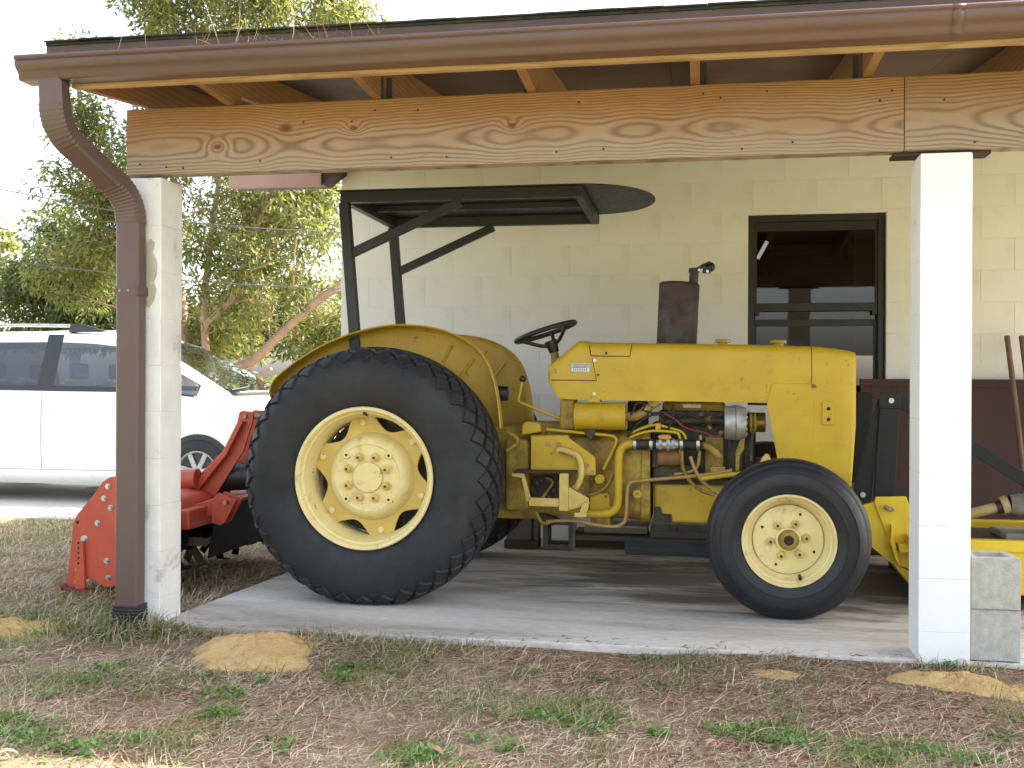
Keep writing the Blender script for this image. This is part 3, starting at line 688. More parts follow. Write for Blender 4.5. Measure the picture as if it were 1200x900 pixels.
# --- fenders
lip = [(319,470),(316,459),(320,447),(331,436),(354,419),(386,401),(422,388),(460,381),(500,383),(530,391),(553,404),(568,421),(578,446),(583,472),(586,502)]
def fender(side):
    f = (lambda y: y) if side == 0 else mir
    base = [at(px, py, .84) for px, py in lip]
    C = Vector((RWX, 0, RWZ)); rows = [(.945,.45),(.945,.80),(.945,.962),(.941,.983),(.928,.995),(.90,1.0),(.87,1.0),(.842,1.0)]
    path = []
    for i in range(len(base)-1):
        q0, q1, q2, q3 = base[max(i-1,0)], base[i], base[i+1], base[min(i+2,len(base)-1)]
        for t in (0,.33,.67): path.append(0.5*((2*q1)+(q2-q0)*t+(2*q0-5*q1+4*q2-q3)*t*t+(3*q1-q0-3*q2+q3)*t**3))
    path.append(base[-1])
    rings = []
    for y, k in rows:
        rings.append([(C.x + (p.x-C.x)*k, f(y), C.z + (p.z-C.z)*k) for p in path])
    fo = obj('fender', MB().loft(rings, closed=False, cap=False), MT['yellow_fender'], TR, smooth=45, solid=.004)
    obj('rolled_edge', MB().tube([(p[0],f(.842),p[2]) for p in rings[7]], .0055, 6, sub=1), MT['yellow_fender'], fo, smooth=60)
    for i in (9, 27, 31):
        q = path[i]; q2 = C + (q-C)*.70; q3 = C + (q-C)*.925
        obj('stiffener', MB().tube([(q2.x,f(.944),q2.z),(q3.x,f(.944),q3.z)], .010, 6), MT['yellow_fender'], fo, smooth=60)
    return fo
fender(0); fender(1)
# dark rubber lamp on fender inner front
p = at(587,461,1.05)
obj('fender_lamp', MB().cyl((p.x-.02,1.06,p.z),(p.x+.035,1.06,p.z),.042,.036,16), MT['black_plastic'], TR, smooth=40)

# --- canopy
cz = at(560,221,.95).z                                            # top of roof frame
yn, yf = .945, mir(.945)
xr, xf = at(400,226,yn).x, at(683,226,yn).x
top = []
nose = at(768,240,YC).x
outl = [(xr-.02,yn-.03)]
for k in range(0, 25):
    a = -math.pi/2 + math.pi*k/24
    outl.append((xf-.06 + (nose-xf+.06)*math.cos(a)**.9 if math.cos(a) > 0 else xf-.06, YC + (yf-yn+.06)/2*math.sin(a)))
outl.append((xr-.02,yf+.03))
nn = len(outl)
CP = obj('canopy', MB().add([(x,y,cz+.006) for x,y in outl]+[(x,y,cz-.0) for x,y in outl], [tuple(range(nn)), tuple(range(2*nn-1,nn-1,-1))]+[(i,i+nn,(i+1)%nn+nn,(i+1)%nn) for i in range(nn)]), MT['black_steel'], TR)
rb = .056
for y in (yn, yf): obj('side_rail', MB().bar((xr,y,cz-rb/2-.001),(xf,y,cz-rb/2-.001),.04,rb), MT['black_steel'], CP, bevel=.003)
for x in (xr+.022, xf-.022): obj('cross_rail', MB().bar((x,yn+.021,cz-rb/2-.002),(x,yf-.021,cz-rb/2-.002),.04,rb), MT['black_steel'], CP, bevel=.003)
obj('centre_rail', MB().bar((xr+.05,YC,cz-.018),(xf-.05,YC,cz-.018),.03,.03), MT['black_steel'], CP)
for k, y in enumerate((yn, yf)):
    t0 = at(404,232,yn); b0 = at(421,400,yn)
    tp, bp = Vector((t0.x,y,cz-rb)), Vector((b0.x,y,1.02))
    obj('post', MB().bar(bp, tp, .048, .052, (1,0,0)), MT['black_steel'], CP, bevel=.004)
    s0 = at(408,299,yn); s1 = at(540,236,yn)
    obj('brace', MB().bar((s0.x,y,s0.z),(s1.x,y,s1.z),.034,.046), MT['black_steel'], CP, bevel=.004)
    obj('post_foot', MB().box((bp.x-.05,y-.006 if y<YC else y-.05,.98),(bp.x+.06,y+.05 if y<YC else y+.006,1.03)), MT['black_steel'], CP)

# --- bonnet and cowl
HN, HF = 1.102, mir(1.102)
def hsec(x, zb, zt, inset=0.0, r=.045):
    a, b = HN+inset, HF-inset; r = min(r, (zt-zb)*.45)
    pts = [(x,a,zb),(x,a,zb+(zt-r-zb)*.5),(x,a+.002,zt-r)]
    for k in range(1,5): t = R(90*k/4); pts.append((x, a+.002+r*(1-math.cos(t)), zt-r+r*math.sin(t)))
    pts.append((x, YC, zt+.008))
    q = [(x_, mir(y_), z_) for x_, y_, z_ in pts[:-1]][::-1]
    return pts + q
def X1(px): return at(px, 430, HN).x
def Z1(py, px=800): return at(px, py, HN).z
st = [(641.8,444,427.8,.03),(643.5,449,426,.012),(648,456,423.5,.004),(653,464.5,419,0),(658,467.3,415.5,0),(666,467.8,408.5,0),(674,468.2,401.8,0),(678,468.4,399.6,0),(683,468.5,399.2,0),(690,468.6,401,0),(720,469.2,401.3,0),(800,470.5,402.2,0),(880,471.8,403.5,0),(951,473,405.5,0)]
rings = [hsec(X1(px), Z1(zb,px), Z1(zt,px), ins) for px, zb, zt, ins in st]
HD = obj('bonnet', MB().loft(rings), MT['yellow'], TR, smooth=32)
# front grille shell
st = [(951.8,541,405.6),(962,552,406.3),(980,566,408.3),(998,571,411),(1003.5,572,413)]
ZS = []
rings = []
for px, zb, zt in st:
    ZS.append(px)
    rings.append(hsec(X1(px), Z1(zb,px), Z1(zt,px), -.003 if px < 1003 else .008))
rings[-1] = [(x - (.02 if z < .8 else .0), y, z) for x, y, z in rings[-1]]
GS = obj('grille_shell', MB().loft(rings), MT['yellow'], TR, smooth=32)
for k in range(14):
    z = .64+.038*k
    obj('grille_bar', MB().box((X1(990),HN+.05,z),(X1(1000),HF-.05,z+.012)), MT['yellow'], GS)
obj('tow_plate', MB().box((X1(963.5),HN-.012,Z1(498,970)),(X1(977.3),HN-.002,Z1(470.5,970))), MT['yellow'], GS, bevel=.003)
for py in (479,491.5):
    p = at(971,py,HN-.012); obj('plate_hole', MB().cyl((p.x,HN-.0135,p.z),(p.x,HN-.008,p.z),.0095,n=12), MT['dark_gap'], GS)
SP = obj('side_panel', MB().prism([xz(*q,HN) for q in ((905,449.5),(953.5,449.8),(953.5,545),(911.5,541),(898.5,473))], HN-.006, HN-.0005), MT['yellow'], TR, bevel=.002)
obj('inner_panel', MB().box((X1(915),HN+.03,Z1(545)),(X1(948),HN+.05,Z1(475))), MT['engine_dark'], TR)
MT['chip'] = surf('chipped_red_primer', (.30,.10,.05), (.22,.07,.04), 30, .7, bs=.1)
obj('chipped_spot', MB().prism([xz(*q,HN) for q in ((950,450.5),(955,450),(957,454),(951,455))], HN-.0075, HN-.004), MT['chip'], GS)
# seams and fixings on the cowl
def seam(pts, r=.0022, y=HN-.0008): return obj('panel_gap', MB().tube([at(px,py,y) for px,py in pts], r, 5, sub=1), MT['dark_gap'], HD)
seam([(646,445.3),(675,445.6),(699,446)]); seam([(690.5,404),(692.5,416.8),(700,417.2),(738,417.6),(740.5,404)]); seam([(694,420),(699,446)], .0012)
for px, py, mt in ((697,422.5,'chrome'),(696.5,461.5,'chrome'),(710.5,413.8,'dark_gap'),(701,439.3,'rust_plate'),(651,436,'bolt')):
    p = at(px,py,HN); obj('fastener', MB().cyl((p.x,HN-.005,p.z),(p.x,HN+.002,p.z),.0085 if mt=='chrome' else .006,n=10), MT[mt], HD)
a, b = at(668.8,436.2,HN), at(692,425.5,HN)
PLT = obj('data_plate', MB().box((a.x,HN-.003,a.z),(b.x,HN-.0006,b.z)), MT['plate'], HD, bevel=.001)
MT['ink'] = surf('plate_print', (.10,.10,.10), (.14,.14,.13), 30, .5, bs=0)
MT['plate_white'] = surf('plate_white_band', (.75,.75,.73), (.68,.68,.66), 30, .5, bs=0)
obj('print_band', MB().box((a.x+.006,HN-.0036,a.z+.006),(b.x-.006,HN-.0028,a.z+.019)), MT['plate_white'], PLT)
for k in range(3): obj('print_line', MB().box((a.x+.010+.003*k,HN-.0036,a.z+.024+.0065*k),(b.x-.012-.006*(2-k),HN-.0028,a.z+.0265+.0065*k)), MT['ink'], PLT)
m = MB()
for k in range(7): m.box((a.x+.012+.011*k,HN-.0042,a.z+.009),(a.x+.018+.011*k,HN-.0034,a.z+.016))
obj('print_marks', m, MT['ink'], PLT)
# filler caps
for px, yy, r in ((847,YC-.06,.040),(912,YC+.05,.042)):
    p = at(px,402,yy); zt = 1.262
    c_ = obj('filler_cap', MB().lathe([(.026,-.03),(.026,.006),(r,.008),(r,.019),(r*.9,.024),(.002,.026)], (p.x,yy,zt), 24, 'z'), MT['yellow'], TR, smooth=35)
# --- muffler on top
EX = [xz(*q,YC) for q in ((773,331.5),(781,330.4),(790,330),(800,330.3),(812,331.8),(820,333.5),(816,410),(769.5,410))]
MF = obj('muffler', MB().prism(EX, YC-.06, YC+.06), MT['rust'], TR, bevel=.012)
a, b = at(812.5,334,YC), at(813.5,318,YC)
obj('outlet_pipe', MB().cyl(a, b, .024, n=18), MT['rust'], MF, smooth=40)
obj('clamp', MB().cyl(b-Vector((0,0,.006)), b+Vector((0,0,.016)), .030, n=18), MT['rust'], MF, smooth=40)
c_ = at(826,313,YC)
fl = MB(); ring = [(math.cos(2*math.pi*k/20)*.042, math.sin(2*math.pi*k/20)*.042) for k in range(20)]
ang = R(28)
for dz in (0,.012): 
    for u, v in ring: fl.v.append(Vector((c_.x-.02+u*math.cos(ang)*1.35-dz*math.sin(ang), YC+v, c_.z-.006+u*math.sin(ang)*1.35+dz*math.cos(ang))))
fl.f += [tuple(range(19,-1,-1)), tuple(range(20,40))] + [(i,(i+1)%20,(i+1)%20+20,i+20) for i in range(20)]
obj('rain_flap', fl, MT['black_steel'], MF)
q = at(826,317,YC); obj('counterweight', MB().box((q.x-.012,YC-.04,q.z-.012),(q.x+.03,YC+.04,q.z+.012)).sphere((q.x+.028,YC,q.z+.018),.026), MT['black_steel'], MF, smooth=40)
for px,py in ((819.5,316.5),(829,318)):
    q = at(px,py,YC-.045); obj('pivot_bolt', MB().cyl((q.x,YC-.05,q.z),(q.x,YC-.035,q.z),.008,n=8), MT['chrome'], MF)

# --- steering wheel
A, B = at(605.5,400.5,YC), at(673.5,377.5,YC)
cw = (A+B)/2; dx = (B-A).normalized(); rad = (B-A).length/2; dy = Vector((0,1,0)); nrm = dx.cross(dy)
if nrm.z > 0: nrm = -nrm                                    # towards the column
n1, n2 = 48, 10; m = MB()
for i in range(n1):
    a = 2*math.pi*i/n1; d = dx*math.cos(a) + dy*math.sin(a); p = cw + d*rad
    for k in range(n2):
        t = 2*math.pi*k/n2; m.v.append(p + (d*math.cos(t) + nrm*math.sin(t))*.0135)
for i in range(n1):
    for k in range(n2): m.f.append((i*n2+k, i*n2+(k+1)%n2, ((i+1)%n1)*n2+(k+1)%n2, ((i+1)%n1)*n2+k))
SW = obj('steering_wheel', m, MT['black_plastic'], TR, smooth=60)
hub = cw + nrm*.075 + dx*.012
obj('hub', MB().cyl(hub-nrm*.02, hub+nrm*.045, .036, .026, 18), MT['black_plastic'], SW, smooth=40)
for a in (R(205), R(325), R(85)):
    d = dx*math.cos(a) + dy*math.sin(a)
    obj('spoke', MB().tube([hub+d*.02, hub+d*.06-nrm*.008, cw+d*(rad-.01)+nrm*.004], .0105, 8), MT['black_plastic'], SW, smooth=60)
cb = at(652,428,YC)
obj('steering_column', MB().cyl(hub+nrm*.04, (cb.x,YC,cb.z), .020, .026, 14), MT['yellow_grime_shade'], TR, smooth=40)

# --- seat between the fenders
ST = obj('seat', MB().box((-1.50,1.16,.86),(-1.10,1.61,.93)), MT['black_plastic'], TR, bevel=.03)
obj('seat_back', MB().box((-1.56,1.17,.92),(-1.49,1.60,1.16)), MT['black_plastic'], ST, bevel=.025)
obj('seat_post', MB().box((-1.42,1.30,.70),(-1.2,1.47,.861)), MT['black_steel'], ST)

# --- drive train
E1 = 1.19                                                  # near side of engine / gearbox
def ep(px, py, y=E1): return at(px, py, y)
def ebox(name, px0, py0, px1, py1, y0, y1, mat, bevel=.006, par=TR):
    a, b = at(px0,py1,y0), at(px1,py0,y0); return obj(name, MB().box((a.x,y0,a.z),(b.x,y1,b.z)), MT[mat], par, bevel=bevel)
def epoly(name, pts, y0, y1, mat, bevel=.005, par=TR): return obj(name, MB().prism([xz(px,py,y0) for px,py in pts], y0, y1), MT[mat], par, bevel=bevel)
def epipe(name, pts, r, mat, y=None, par=TR, n=8):
    return obj(name, MB().tube([at(p_[0],p_[1],p_[2] if len(p_) > 2 else y) for p_ in pts], r, n), MT[mat], par, smooth=60)
def ebolts(pts, y, r=.010, mat='yellow_grime_shade', par=TR, d=.014):
    for px, py in pts:
        p = at(px,py,y); obj('bolt', MB().cyl((p.x,y-d,p.z),(p.x,y+.004,p.z),r,n=6), MT[mat], par)
# rear axle and centre housing
obj('axle_housing', MB().lathe([(.075,0),(.10,.10),(.115,.25),(.20,.36),(.22,.48),(.22,.66),(.20,.78),(.115,.89),(.10,1.04),(.075,1.14)], (RWX,YC-.57,RWZ), 32, 'y'), MT['yellow_grime_shade'], TR, smooth=35)
ebox('centre_housing', 520, 500, 640, 606, 1.19, 1.58, 'yellow_grime_shade', .02)
ebox('axle_casting', 592, 515, 620, 598, 1.10, 1.3, 'yellow_grime_shade', .02)
ebox('gearbox', 612, 512, 735, 604, 1.2, 1.57, 'yellow_grime_shade', .02)
ebox('gearbox_cover', 612, 496, 722, 513, 1.24, 1.53, 'yellow_grime_shade', .01)
# bell housing flaring to the engine flange
def gsec(px, py0, py1, y0, r=.05):
    a, b = at(px,py0,E1), at(px,py1,E1); x, zt, zb = a.x, a.z, b.z; y1 = mir(y0); o = []
    for cx, cz_, a0 in ((y0+r,zb+r,180),(y0+r,zt-r,90),(y1-r,zt-r,0),(y1-r,zb+r,270)):
        for k in range(5): t = R(a0 - 22.5*k); o.append((x, cx+r*math.cos(t) if 0 else cx + r*math.cos(t), cz_ + r*math.sin(t)))
    return o
def ring8(px, py0, py1, y0, r):
    a, b = at(px,py0,E1), at(px,py1,E1); x, zt, zb = a.x, a.z, b.z; y1 = mir(y0); o = []
    for cy, cz_, a0 in ((y0+r,zb+r,270),(y0+r,zt-r,180),(y1-r,zt-r,90),(y1-r,zb+r,0)):
        for k in range(5): t = R(a0 - 22.5*k); o.append((x, cy + r*math.cos(t), cz_ + r*math.sin(t)))
    return o
obj('bell_housing', MB().loft([ring8(690,510,600,1.2,.05), ring8(705,508,604,1.18,.06), ring8(725,506,608,1.15,.08), ring8(752,505,610,1.14,.08)]), MT['yellow_grime_shade'], TR, smooth=40)
obj('bell_flange', MB().loft([ring8(752.5,503,612,1.13,.08), ring8(762.5,503,612,1.13,.08)]), MT['yellow_grime_shade'], TR, smooth=40)
ebolts([(757,535),(757,552),(757,570),(757,590)], 1.13)
p = at(747,579,1.14); obj('plug', MB().lathe([(.022,.0),(.021,-.012),(.009,-.013),(.008,-.004),(.001,-.003)], (p.x,1.145,p.z), 16, 'y'), MT['yellow'], TR, smooth=30)
# side plate of the control bracket, footboard and step
BR = epoly('control_bracket', [(622,511.5),(664,511),(697.5,536),(698,557),(682,557),(676,552.5),(622,552)], 1.07, 1.08, 'yellow', .003)
ebolts([(643,520),(655,520),(688,545),(693,553)], 1.07, .010, 'bolt', BR)
epoly('bracket_return', [(622,510.5),(664,510),(668,512),(622,513)], 1.08, 1.20, 'yellow', .002)
epoly('footboard', [(602,551.5),(674,552.3),(674,554.8),(602,554.5)], .98, 1.2, 'rust_plate', .001)
epoly('footboard_edge', [(600,554.6),(614,555),(622,585),(617,588),(611,560),(600,558)], .985, 1.0, 'cream_step', .002)
epoly('step_rail', [(619,583),(656,584.5),(656,594),(620,593)], .985, 1.0, 'cream_step', .002)
epoly('step_post', [(655.5,555),(666,555),(666,599),(655,598.5)], .97, .984, 'cream_step', .002)
epoly('pedal_arm', [(666.3,571),(690,584),(690,591),(672,597),(666.3,597.5)], .975, .99, 'cream_step', .003)
epoly('pedal_pad', [(683,589),(691,589),(686,605),(678,604)], .95, .974, 'cream_step', .003)
epoly('pedal_plate', [(673,601),(688,601),(687,606),(673,606)], .93, .95, 'cream_step', .002)
epipe('control_lever', [(653,528),(659,527),(667,530),(675,533),(680,541),(681,555),(678,566),(674,572)], .017, 'cream_step', 1.045)
ebolts([(653.5,530.5),(673,534),(672.5,570)], 1.03, .009, 'bolt')
epipe('linkage', [(640,560),(648,565),(640,577),(632,588)], .008, 'yellow_grime_shade', 1.12)
epipe('linkage', [(628,570),(640,580),(650,583)], .010, 'engine_dark', 1.14)
epoly('linkage_plate', [(624,558),(660,558),(657,584),(622,582)], 1.15, 1.16, 'engine_dark', .002)
ebolts([(630,566),(638,577),(646,562),(650,575),(627,578)], 1.14, .014, 'engine_dark')
# items on top of the gearbox
epoly('lever_guard', [(612,498),(616,494),(632,496),(634,506),(611,510)], 1.10, 1.17, 'yellow', .006)
epipe('brake_rod', [(594,507),(602,511),(607,517),(600,524),(594,528)], .012, 'yellow_grime_shade', 1.06)
epipe('cross_pipe', [(640,503),(660,505),(690,508),(712,510),(721,513),(721,522),(707,550)], .0085, 'yellow', 1.13)
p = at(703,561,1.14); obj('banjo_union', MB().cyl((p.x,1.12,p.z),(p.x,1.2,p.z),.024,n=16).cyl((p.x,1.105,p.z),(p.x,1.12,p.z),.015,n=6), MT['yellow'], TR, smooth=35)
epipe('drain_tube', [(690,580),(700,577),(712,568),(722,545)], .008, 'yellow_grime_shade', 1.15)
epoly('inspection_cover', [(691,581),(696,577.5),(712,578),(716,584),(716,599),(691,600)], 1.165, 1.19, 'yellow', .006)
ebolts([(710,581.5)], 1.165, .008)
epoly('dark_fitting', [(682,503),(699,503),(697,510),(692,517),(688,512)], 1.12, 1.18, 'black_plastic', .004)
epoly('drain_boss', [(692,606),(715,606),(715,616),(693,616)], 1.17, 1.5, 'yellow_grime_shade', .006)
ebolts([(698,613),(709,613)], 1.17, .009)
epoly('bottom_fitting', [(627,602),(640,604),(655,612),(648,616),(634,614)], 1.12, 1.25, 'engine_dark', .005)
epipe('bottom_rod', [(628,600),(636,613),(650,610)], .010, 'yellow_grime_shade', 1.1)
# gear lever
GL = epipe('gear_lever', [(612,446,1.12),(610,458,1.12),(607.5,469,1.12),(612,472.5,1.12),(640,484,1.14),(672,497,1.18)], .0075, 'yellow')
p = at(612.5,444,1.12); obj('knob', MB().sphere(p,.018), MT['black_plastic'], GL, smooth=60)
# air cleaner can
AC = epipe('air_cleaner', [(674.5,487.5),(733.5,488)], .069, 'yellow', 1.13, n=32)
AC.data.set_sharp_from_angle(angle=R(40))
for px in (675.5,732): 
    p = at(px,487.7,1.13); obj('end_band', MB().cyl((p.x-.006,1.13,p.z),(p.x+.006,1.13,p.z),.0715,n=32), MT['yellow'], AC, smooth=40)
ebox('strap', 690, 467.5, 703, 471.5, 1.09, 1.2, 'yellow', .002, AC)
epipe('intake_elbow', [(734,488),(743,488),(753,484),(762,476),(772,470)], .024, 'yellow_grime_shade', 1.14, n=14)
ebox('can_bracket', 656, 467, 673, 503, 1.14, 1.3, 'yellow_grime_shade', .008)
ebox('can_backing', 735, 470, 760, 505, 1.30, 1.34, 'engine_dark', .01)
# engine
EN = ebox('engine_block', 763, 497, 886, 566, 1.22, 1.55, 'engine_dark', .012)
ebox('cylinder_head', 772, 482, 878, 498, 1.23, 1.54, 'engine_dark', .008)
ebox('valve_cover', 776, 471, 850, 482, 1.25, 1.52, 'yellow_grime_shade', .015)
ebox('cover_label', 800, 473.5, 822, 478, 1.246, 1.25, 'alu', .001)
ebolts([(784,480),(808,481),(830,481),(846,481)], 1.25, .008)
for px in (785,806,827,848,868): ebox('manifold_port', px-6, 488, px+6, 500, 1.19, 1.24, 'engine_dark', .008)
epipe('manifold', [(780,494),(820,493),(868,494)], .018, 'engine_dark', 1.18, n=10)
ebox('oil_pan', 766, 566.5, 856, 612, 1.22, 1.55, 'yellow', .014)
ebox('pan_flange', 764, 563, 858, 567, 1.20, 1.57, 'engine_dark', .002)
epoly('drain_notch', [(766,594),(774,594),(776,602),(787,603),(787,612),(766,612)], 1.205, 1.22, 'engine_dark', .003)
p0, p1 = at(771,535,1.16), at(801,536,1.16)
FL = obj('fuel_filter', MB().cyl(p0, p1, .044, n=24), MT['rust_orange'], TR, smooth=40)
ebox('filter_head', 764, 526, 772, 548, 1.14, 1.2, 'engine_dark', .006)
ebox('pump_body', 765, 545, 820, 562, 1.17, 1.24, 'engine_dark', .01)
ebox('pump_block', 832, 547, 850, 555, 1.14, 1.22, 'yellow_grime_shade', .005)
ebox('pump_flange', 826, 512, 848, 560, 1.19, 1.23, 'yellow_grime_shade', .01)
ebox('timing_case', 852, 512, 872, 562, 1.20, 1.3, 'engine_dark', .012)
ebolts([(832,500),(845,507),(838,520),(834,553),(846,553)], 1.18, .012)
p = at(832,493,1.2); obj('core_plug', MB().cyl((p.x,1.19,p.z),(p.x,1.23,p.z),.022,n=16), MT['yellow_grime_shade'], TR, smooth=40)
epipe('thick_pipe', [(742,520),(734,521),(728,526),(725,536),(724.5,560),(724,588),(720,597),(711,602),(689,602)], .021, 'yellow', 1.09, n=14)
H1 = epipe('coolant_hose', [(741.5,521),(755,521),(769,520.5)], .027, 'hose', 1.09, n=16)
epipe('hose_stripe', [(745,518.5),(767,517.5)], .003, 'redwire', 1.068, H1)
epipe('coolant_hose', [(795,520.5),(808,521),(824,522)], .026, 'hose', 1.09, n=16)
V = epipe('shutoff_valve', [(769,521),(796,520.5)], .024, 'alu', 1.09, n=16)
for px, r in ((774,.031),(783,.034),(789,.028)): 
    p = at(px,520.5,1.09); obj('valve_collar', MB().cyl((p.x-.008,1.09,p.z),(p.x+.008,1.09,p.z),r,n=8), MT['alu'], V)
epoly('valve_handle', [(771,511),(776,509.5),(785,510),(787,514),(783,515),(775,515),(772,514)], 1.06, 1.12, 'orange', .003, V)
for px in (744,763,798.5,818):
    p = at(px,521,1.09); obj('hose_clamp', MB().cyl((p.x-.008,1.09,p.z),(p.x+.008,1.09,p.z),.0295,n=20).box((p.x-.008,1.05,p.z+.005),(p.x+.008,1.075,p.z+.02)), MT['chrome'], TR, smooth=40)
epipe('outlet_elbow', [(823,522),(830,524),(838,530),(843,536)], .019, 'yellow_grime_shade', 1.10, n=12)
epipe('brass_line', [(858,551),(830,556),(790,560),(745,564),(737,568),(735,576),(733.5,606),(730,613),(722,617),(700,615.5),(672,610),(640,611)], .0095, 'brass', 1.10)
epipe('injector_line', [(738,508),(752,502),(768,498),(790,503),(800,507),(804,515),(804,520)], .0075, 'yellow', 1.13)
epipe('injector_line', [(738,513),(750,508),(765,505),(786,506),(796,510),(797,530)], .0075, 'yellow', 1.11)
epipe('return_line', [(799,528),(800,548),(808,563),(822,575),(838,580)], .009, 'yellow_grime_shade', 1.10)
epipe('return_line', [(809,535),(815,552),(825,566),(842,578),(850,582)], .009, 'brass', 1.09)
epipe('return_line', [(821,510),(820,530),(817,547),(808,553),(790,556)], .0085, 'brass', 1.12)
epipe('steering_rod', [(822,561),(850,557),(878,554),(900,552)], .012, 'yellow', 1.05)
ebox('line_union', 768, 496, 774, 504, 1.11, 1.15, 'yellow', .003)
for k, pts in enumerate(([(735,512),(748,496),(765,486),(785,488),(800,498),(812,510)], [(770,512),(780,506),(788,492),(789,474)], [(752,480),(765,484),(790,483),(815,488),(835,500)], [(742,478),(748,471),(756,475),(752,482)], [(738,490),(746,474),(755,472),(765,478)])):
    epipe('wire_loom', pts, .006 if k < 3 else .004, 'hose', 1.12)
epipe('red_wire', [(795,496),(805,502),(825,507),(838,512),(846,509),(850,503)], .0045, 'redwire', 1.10)
epipe('red_wire', [(778,484),(792,492),(801,500)], .004, 'redwire', 1.11)
# alternator and fan drive
p0, p1 = at(849,495.5,1.14), at(874,495.5,1.14)
AL = obj('alternator', MB().cyl(p0, p0.lerp(p1,.5), .082,.088,28).cyl(p0.lerp(p1,.5)+Vector((.003,0,0)), p1, .090,.076,28), MT['alu'], TR, smooth=35)
for k in range(12):
    a = 2*math.pi*k/12; obj('vent_fin', MB().box((p1.x-.004,1.14+.06*math.cos(a)-.005,p1.z+.06*math.sin(a)-.005),(p1.x+.006,1.14+.06*math.cos(a)+.005,p1.z+.06*math.sin(a)+.005)), MT['alu'], AL)
obj('pulley', MB().lathe([(.02,.0),(.05,.008),(.050,.014),(.036,.022),(.050,.030),(.050,.036),(.02,.04)], (p1.x+.012,1.14,p1.z), 24, 'x', cap=True), MT['yellow_grime_shade'], AL, smooth=35)
obj('alternator_shaft', MB().cyl((p1.x,1.14,p1.z),(p1.x+.09,1.14,p1.z),.014,n=12), MT['yellow_grime_shade'], AL, smooth=40)
epoly('adjuster_bracket', [(868,514),(873,512),(872,526),(867,534),(866,552),(862,552),(862,530)], 1.12, 1.135, 'yellow_grime_shade', .002)
epoly('fan_belt', [(881,486),(884.5,486),(881.5,540),(878.5,540)], 1.12, 1.145, 'engine_dark', .002)
fx = at(890,505,1.25).x
obj('fan_hub', MB().cyl((fx-.05,YC-.1,.86),(fx+.03,YC-.1,.86),.05,n=20), MT['yellow_grime_shade'], TR, smooth=40)
obj('radiator', MB().box((X1(925),HN+.06,.62),(X1(948),HF-.06,1.18)), MT['black_steel'], TR)
ebox('front_frame', 800, 566, 1000, 600, 1.23, 1.54, 'engine_dark', .01)
ebox('axle_bolster', 885, 545, 985, 590, 1.14, 1.63, 'yellow_grime_shade', .012)
epoly('frame_lug', [(893,537),(897,532),(901,532),(903,537),(906,545),(890,545)], 1.11, 1.15, 'cream_step', .003)
obj('front_axle', MB().bar((FWX,.74,FWZ+.04),(FWX,mir(.74),FWZ+.04),.10,.10), MT['yellow_grime_shade'], TR, bevel=.01)
for s_ in (0,1):
    f = (lambda y: y) if s_ == 0 else mir
    obj('king_pin', MB().cyl((FWX,f(.80),FWZ-.04),(FWX,f(.80),FWZ+.20),.035,n=16), MT['yellow_grime_shade'], TR, smooth=40)
    obj('spindle', MB().cyl((FWX,f(.61),FWZ),(FWX,f(.80),FWZ),.04,n=16), MT['yellow_grime_shade'], TR, smooth=40)
# rear lower links and top link to the implement
for y in (YC-.36, YC+.36):
    a = at(296,570,1.03); obj('lower_link', MB().bar((RWX-.05,y+(.1 if y<YC else -.1),.40),(a.x,y,a.z),.022,.06), MT['yellow'], TR, bevel=.005)
t = at(298,488,YC); obj('top_link', MB().cyl((t.x,YC,t.z),(RWX-.15,YC,.80),.016,n=10), MT['bolt'], TR, smooth=40)
# ------------------------------------------------------------------ red tiller behind the tractor
TL = thing('rotary_tiller', (-2.75, YC, 0), 'red rotary tiller hitched behind the tractor, standing on the grass', 'tiller')
ty = .62
pl = [(76,690),(78,682),(82,651),(85.5,613),(91,602),(111,578),(120,565),(128,559.5),(138,558),(152,559),(168,566),(186,584),(202,612),(208,650),(204,684),(180,688),(138,687),(122,688),(100,675),(99,690)]
m = MB().prism([xz(px,py,ty) for px,py in pl], ty, ty+.012)
SPL = obj('side_plate', m, MT['red'], TL, bevel=.002)
obj('side_plate', MB().prism([xz(px,max(py,588),ty) for px,py in pl if not (592 > py and 115 < px < 170)], mir(ty)-.012, mir(ty)), MT['red'], TL, bevel=.002)
for px, py in ((126.7,570),(122,584),(130,595),(114.5,613),(99,631.5),(91.5,667),(90.7,682),(125,657),(127,677)):
    p = at(px,py,ty); r = .010 if (px,py) != (99,631.5) else .013
    obj('bolt', MB().cyl((p.x,ty-.003,p.z),(p.x,ty,p.z),r*1.5,n=14).cyl((p.x,ty-.014,p.z),(p.x,ty-.002,p.z),r,n=6), MT['chrome'], SPL)
p = at(91,612,ty); obj('hole', MB().cyl((p.x,ty-.0015,p.z),(p.x,ty+.002,p.z),.009,n=10), MT['dark_gap'], SPL)
SK = obj('skid_bar', MB().prism([xz(px,py,ty-.02) for px,py in ((90,634),(97,634),(99.5,690),(88,690))], ty-.022, ty-.004), MT['red'], TL, bevel=.002)
for k in range(5):
    p = at(90.6,636+6*k,ty-.02); obj('slot', MB().cyl((p.x+.008,ty-.0235,p.z),(p.x+.008,ty-.018,p.z),.006,n=8), MT['dark_gap'], SK)
a, b, c = at(73,690,ty-.03), at(140,697,ty-.03), at(205,700,ty-.03)
obj('skid_shoe', MB().bar((a.x,ty-.01,a.z),(b.x,ty-.01,b.z),.07,.012).bar((b.x,ty-.01,b.z),(c.x,ty-.01,c.z-.004),.07,.012).bar((a.x-.005,ty-.01,a.z+.02),(a.x+.02,ty-.01,a.z+.0),.07,.012), MT['red_dark'], TL)
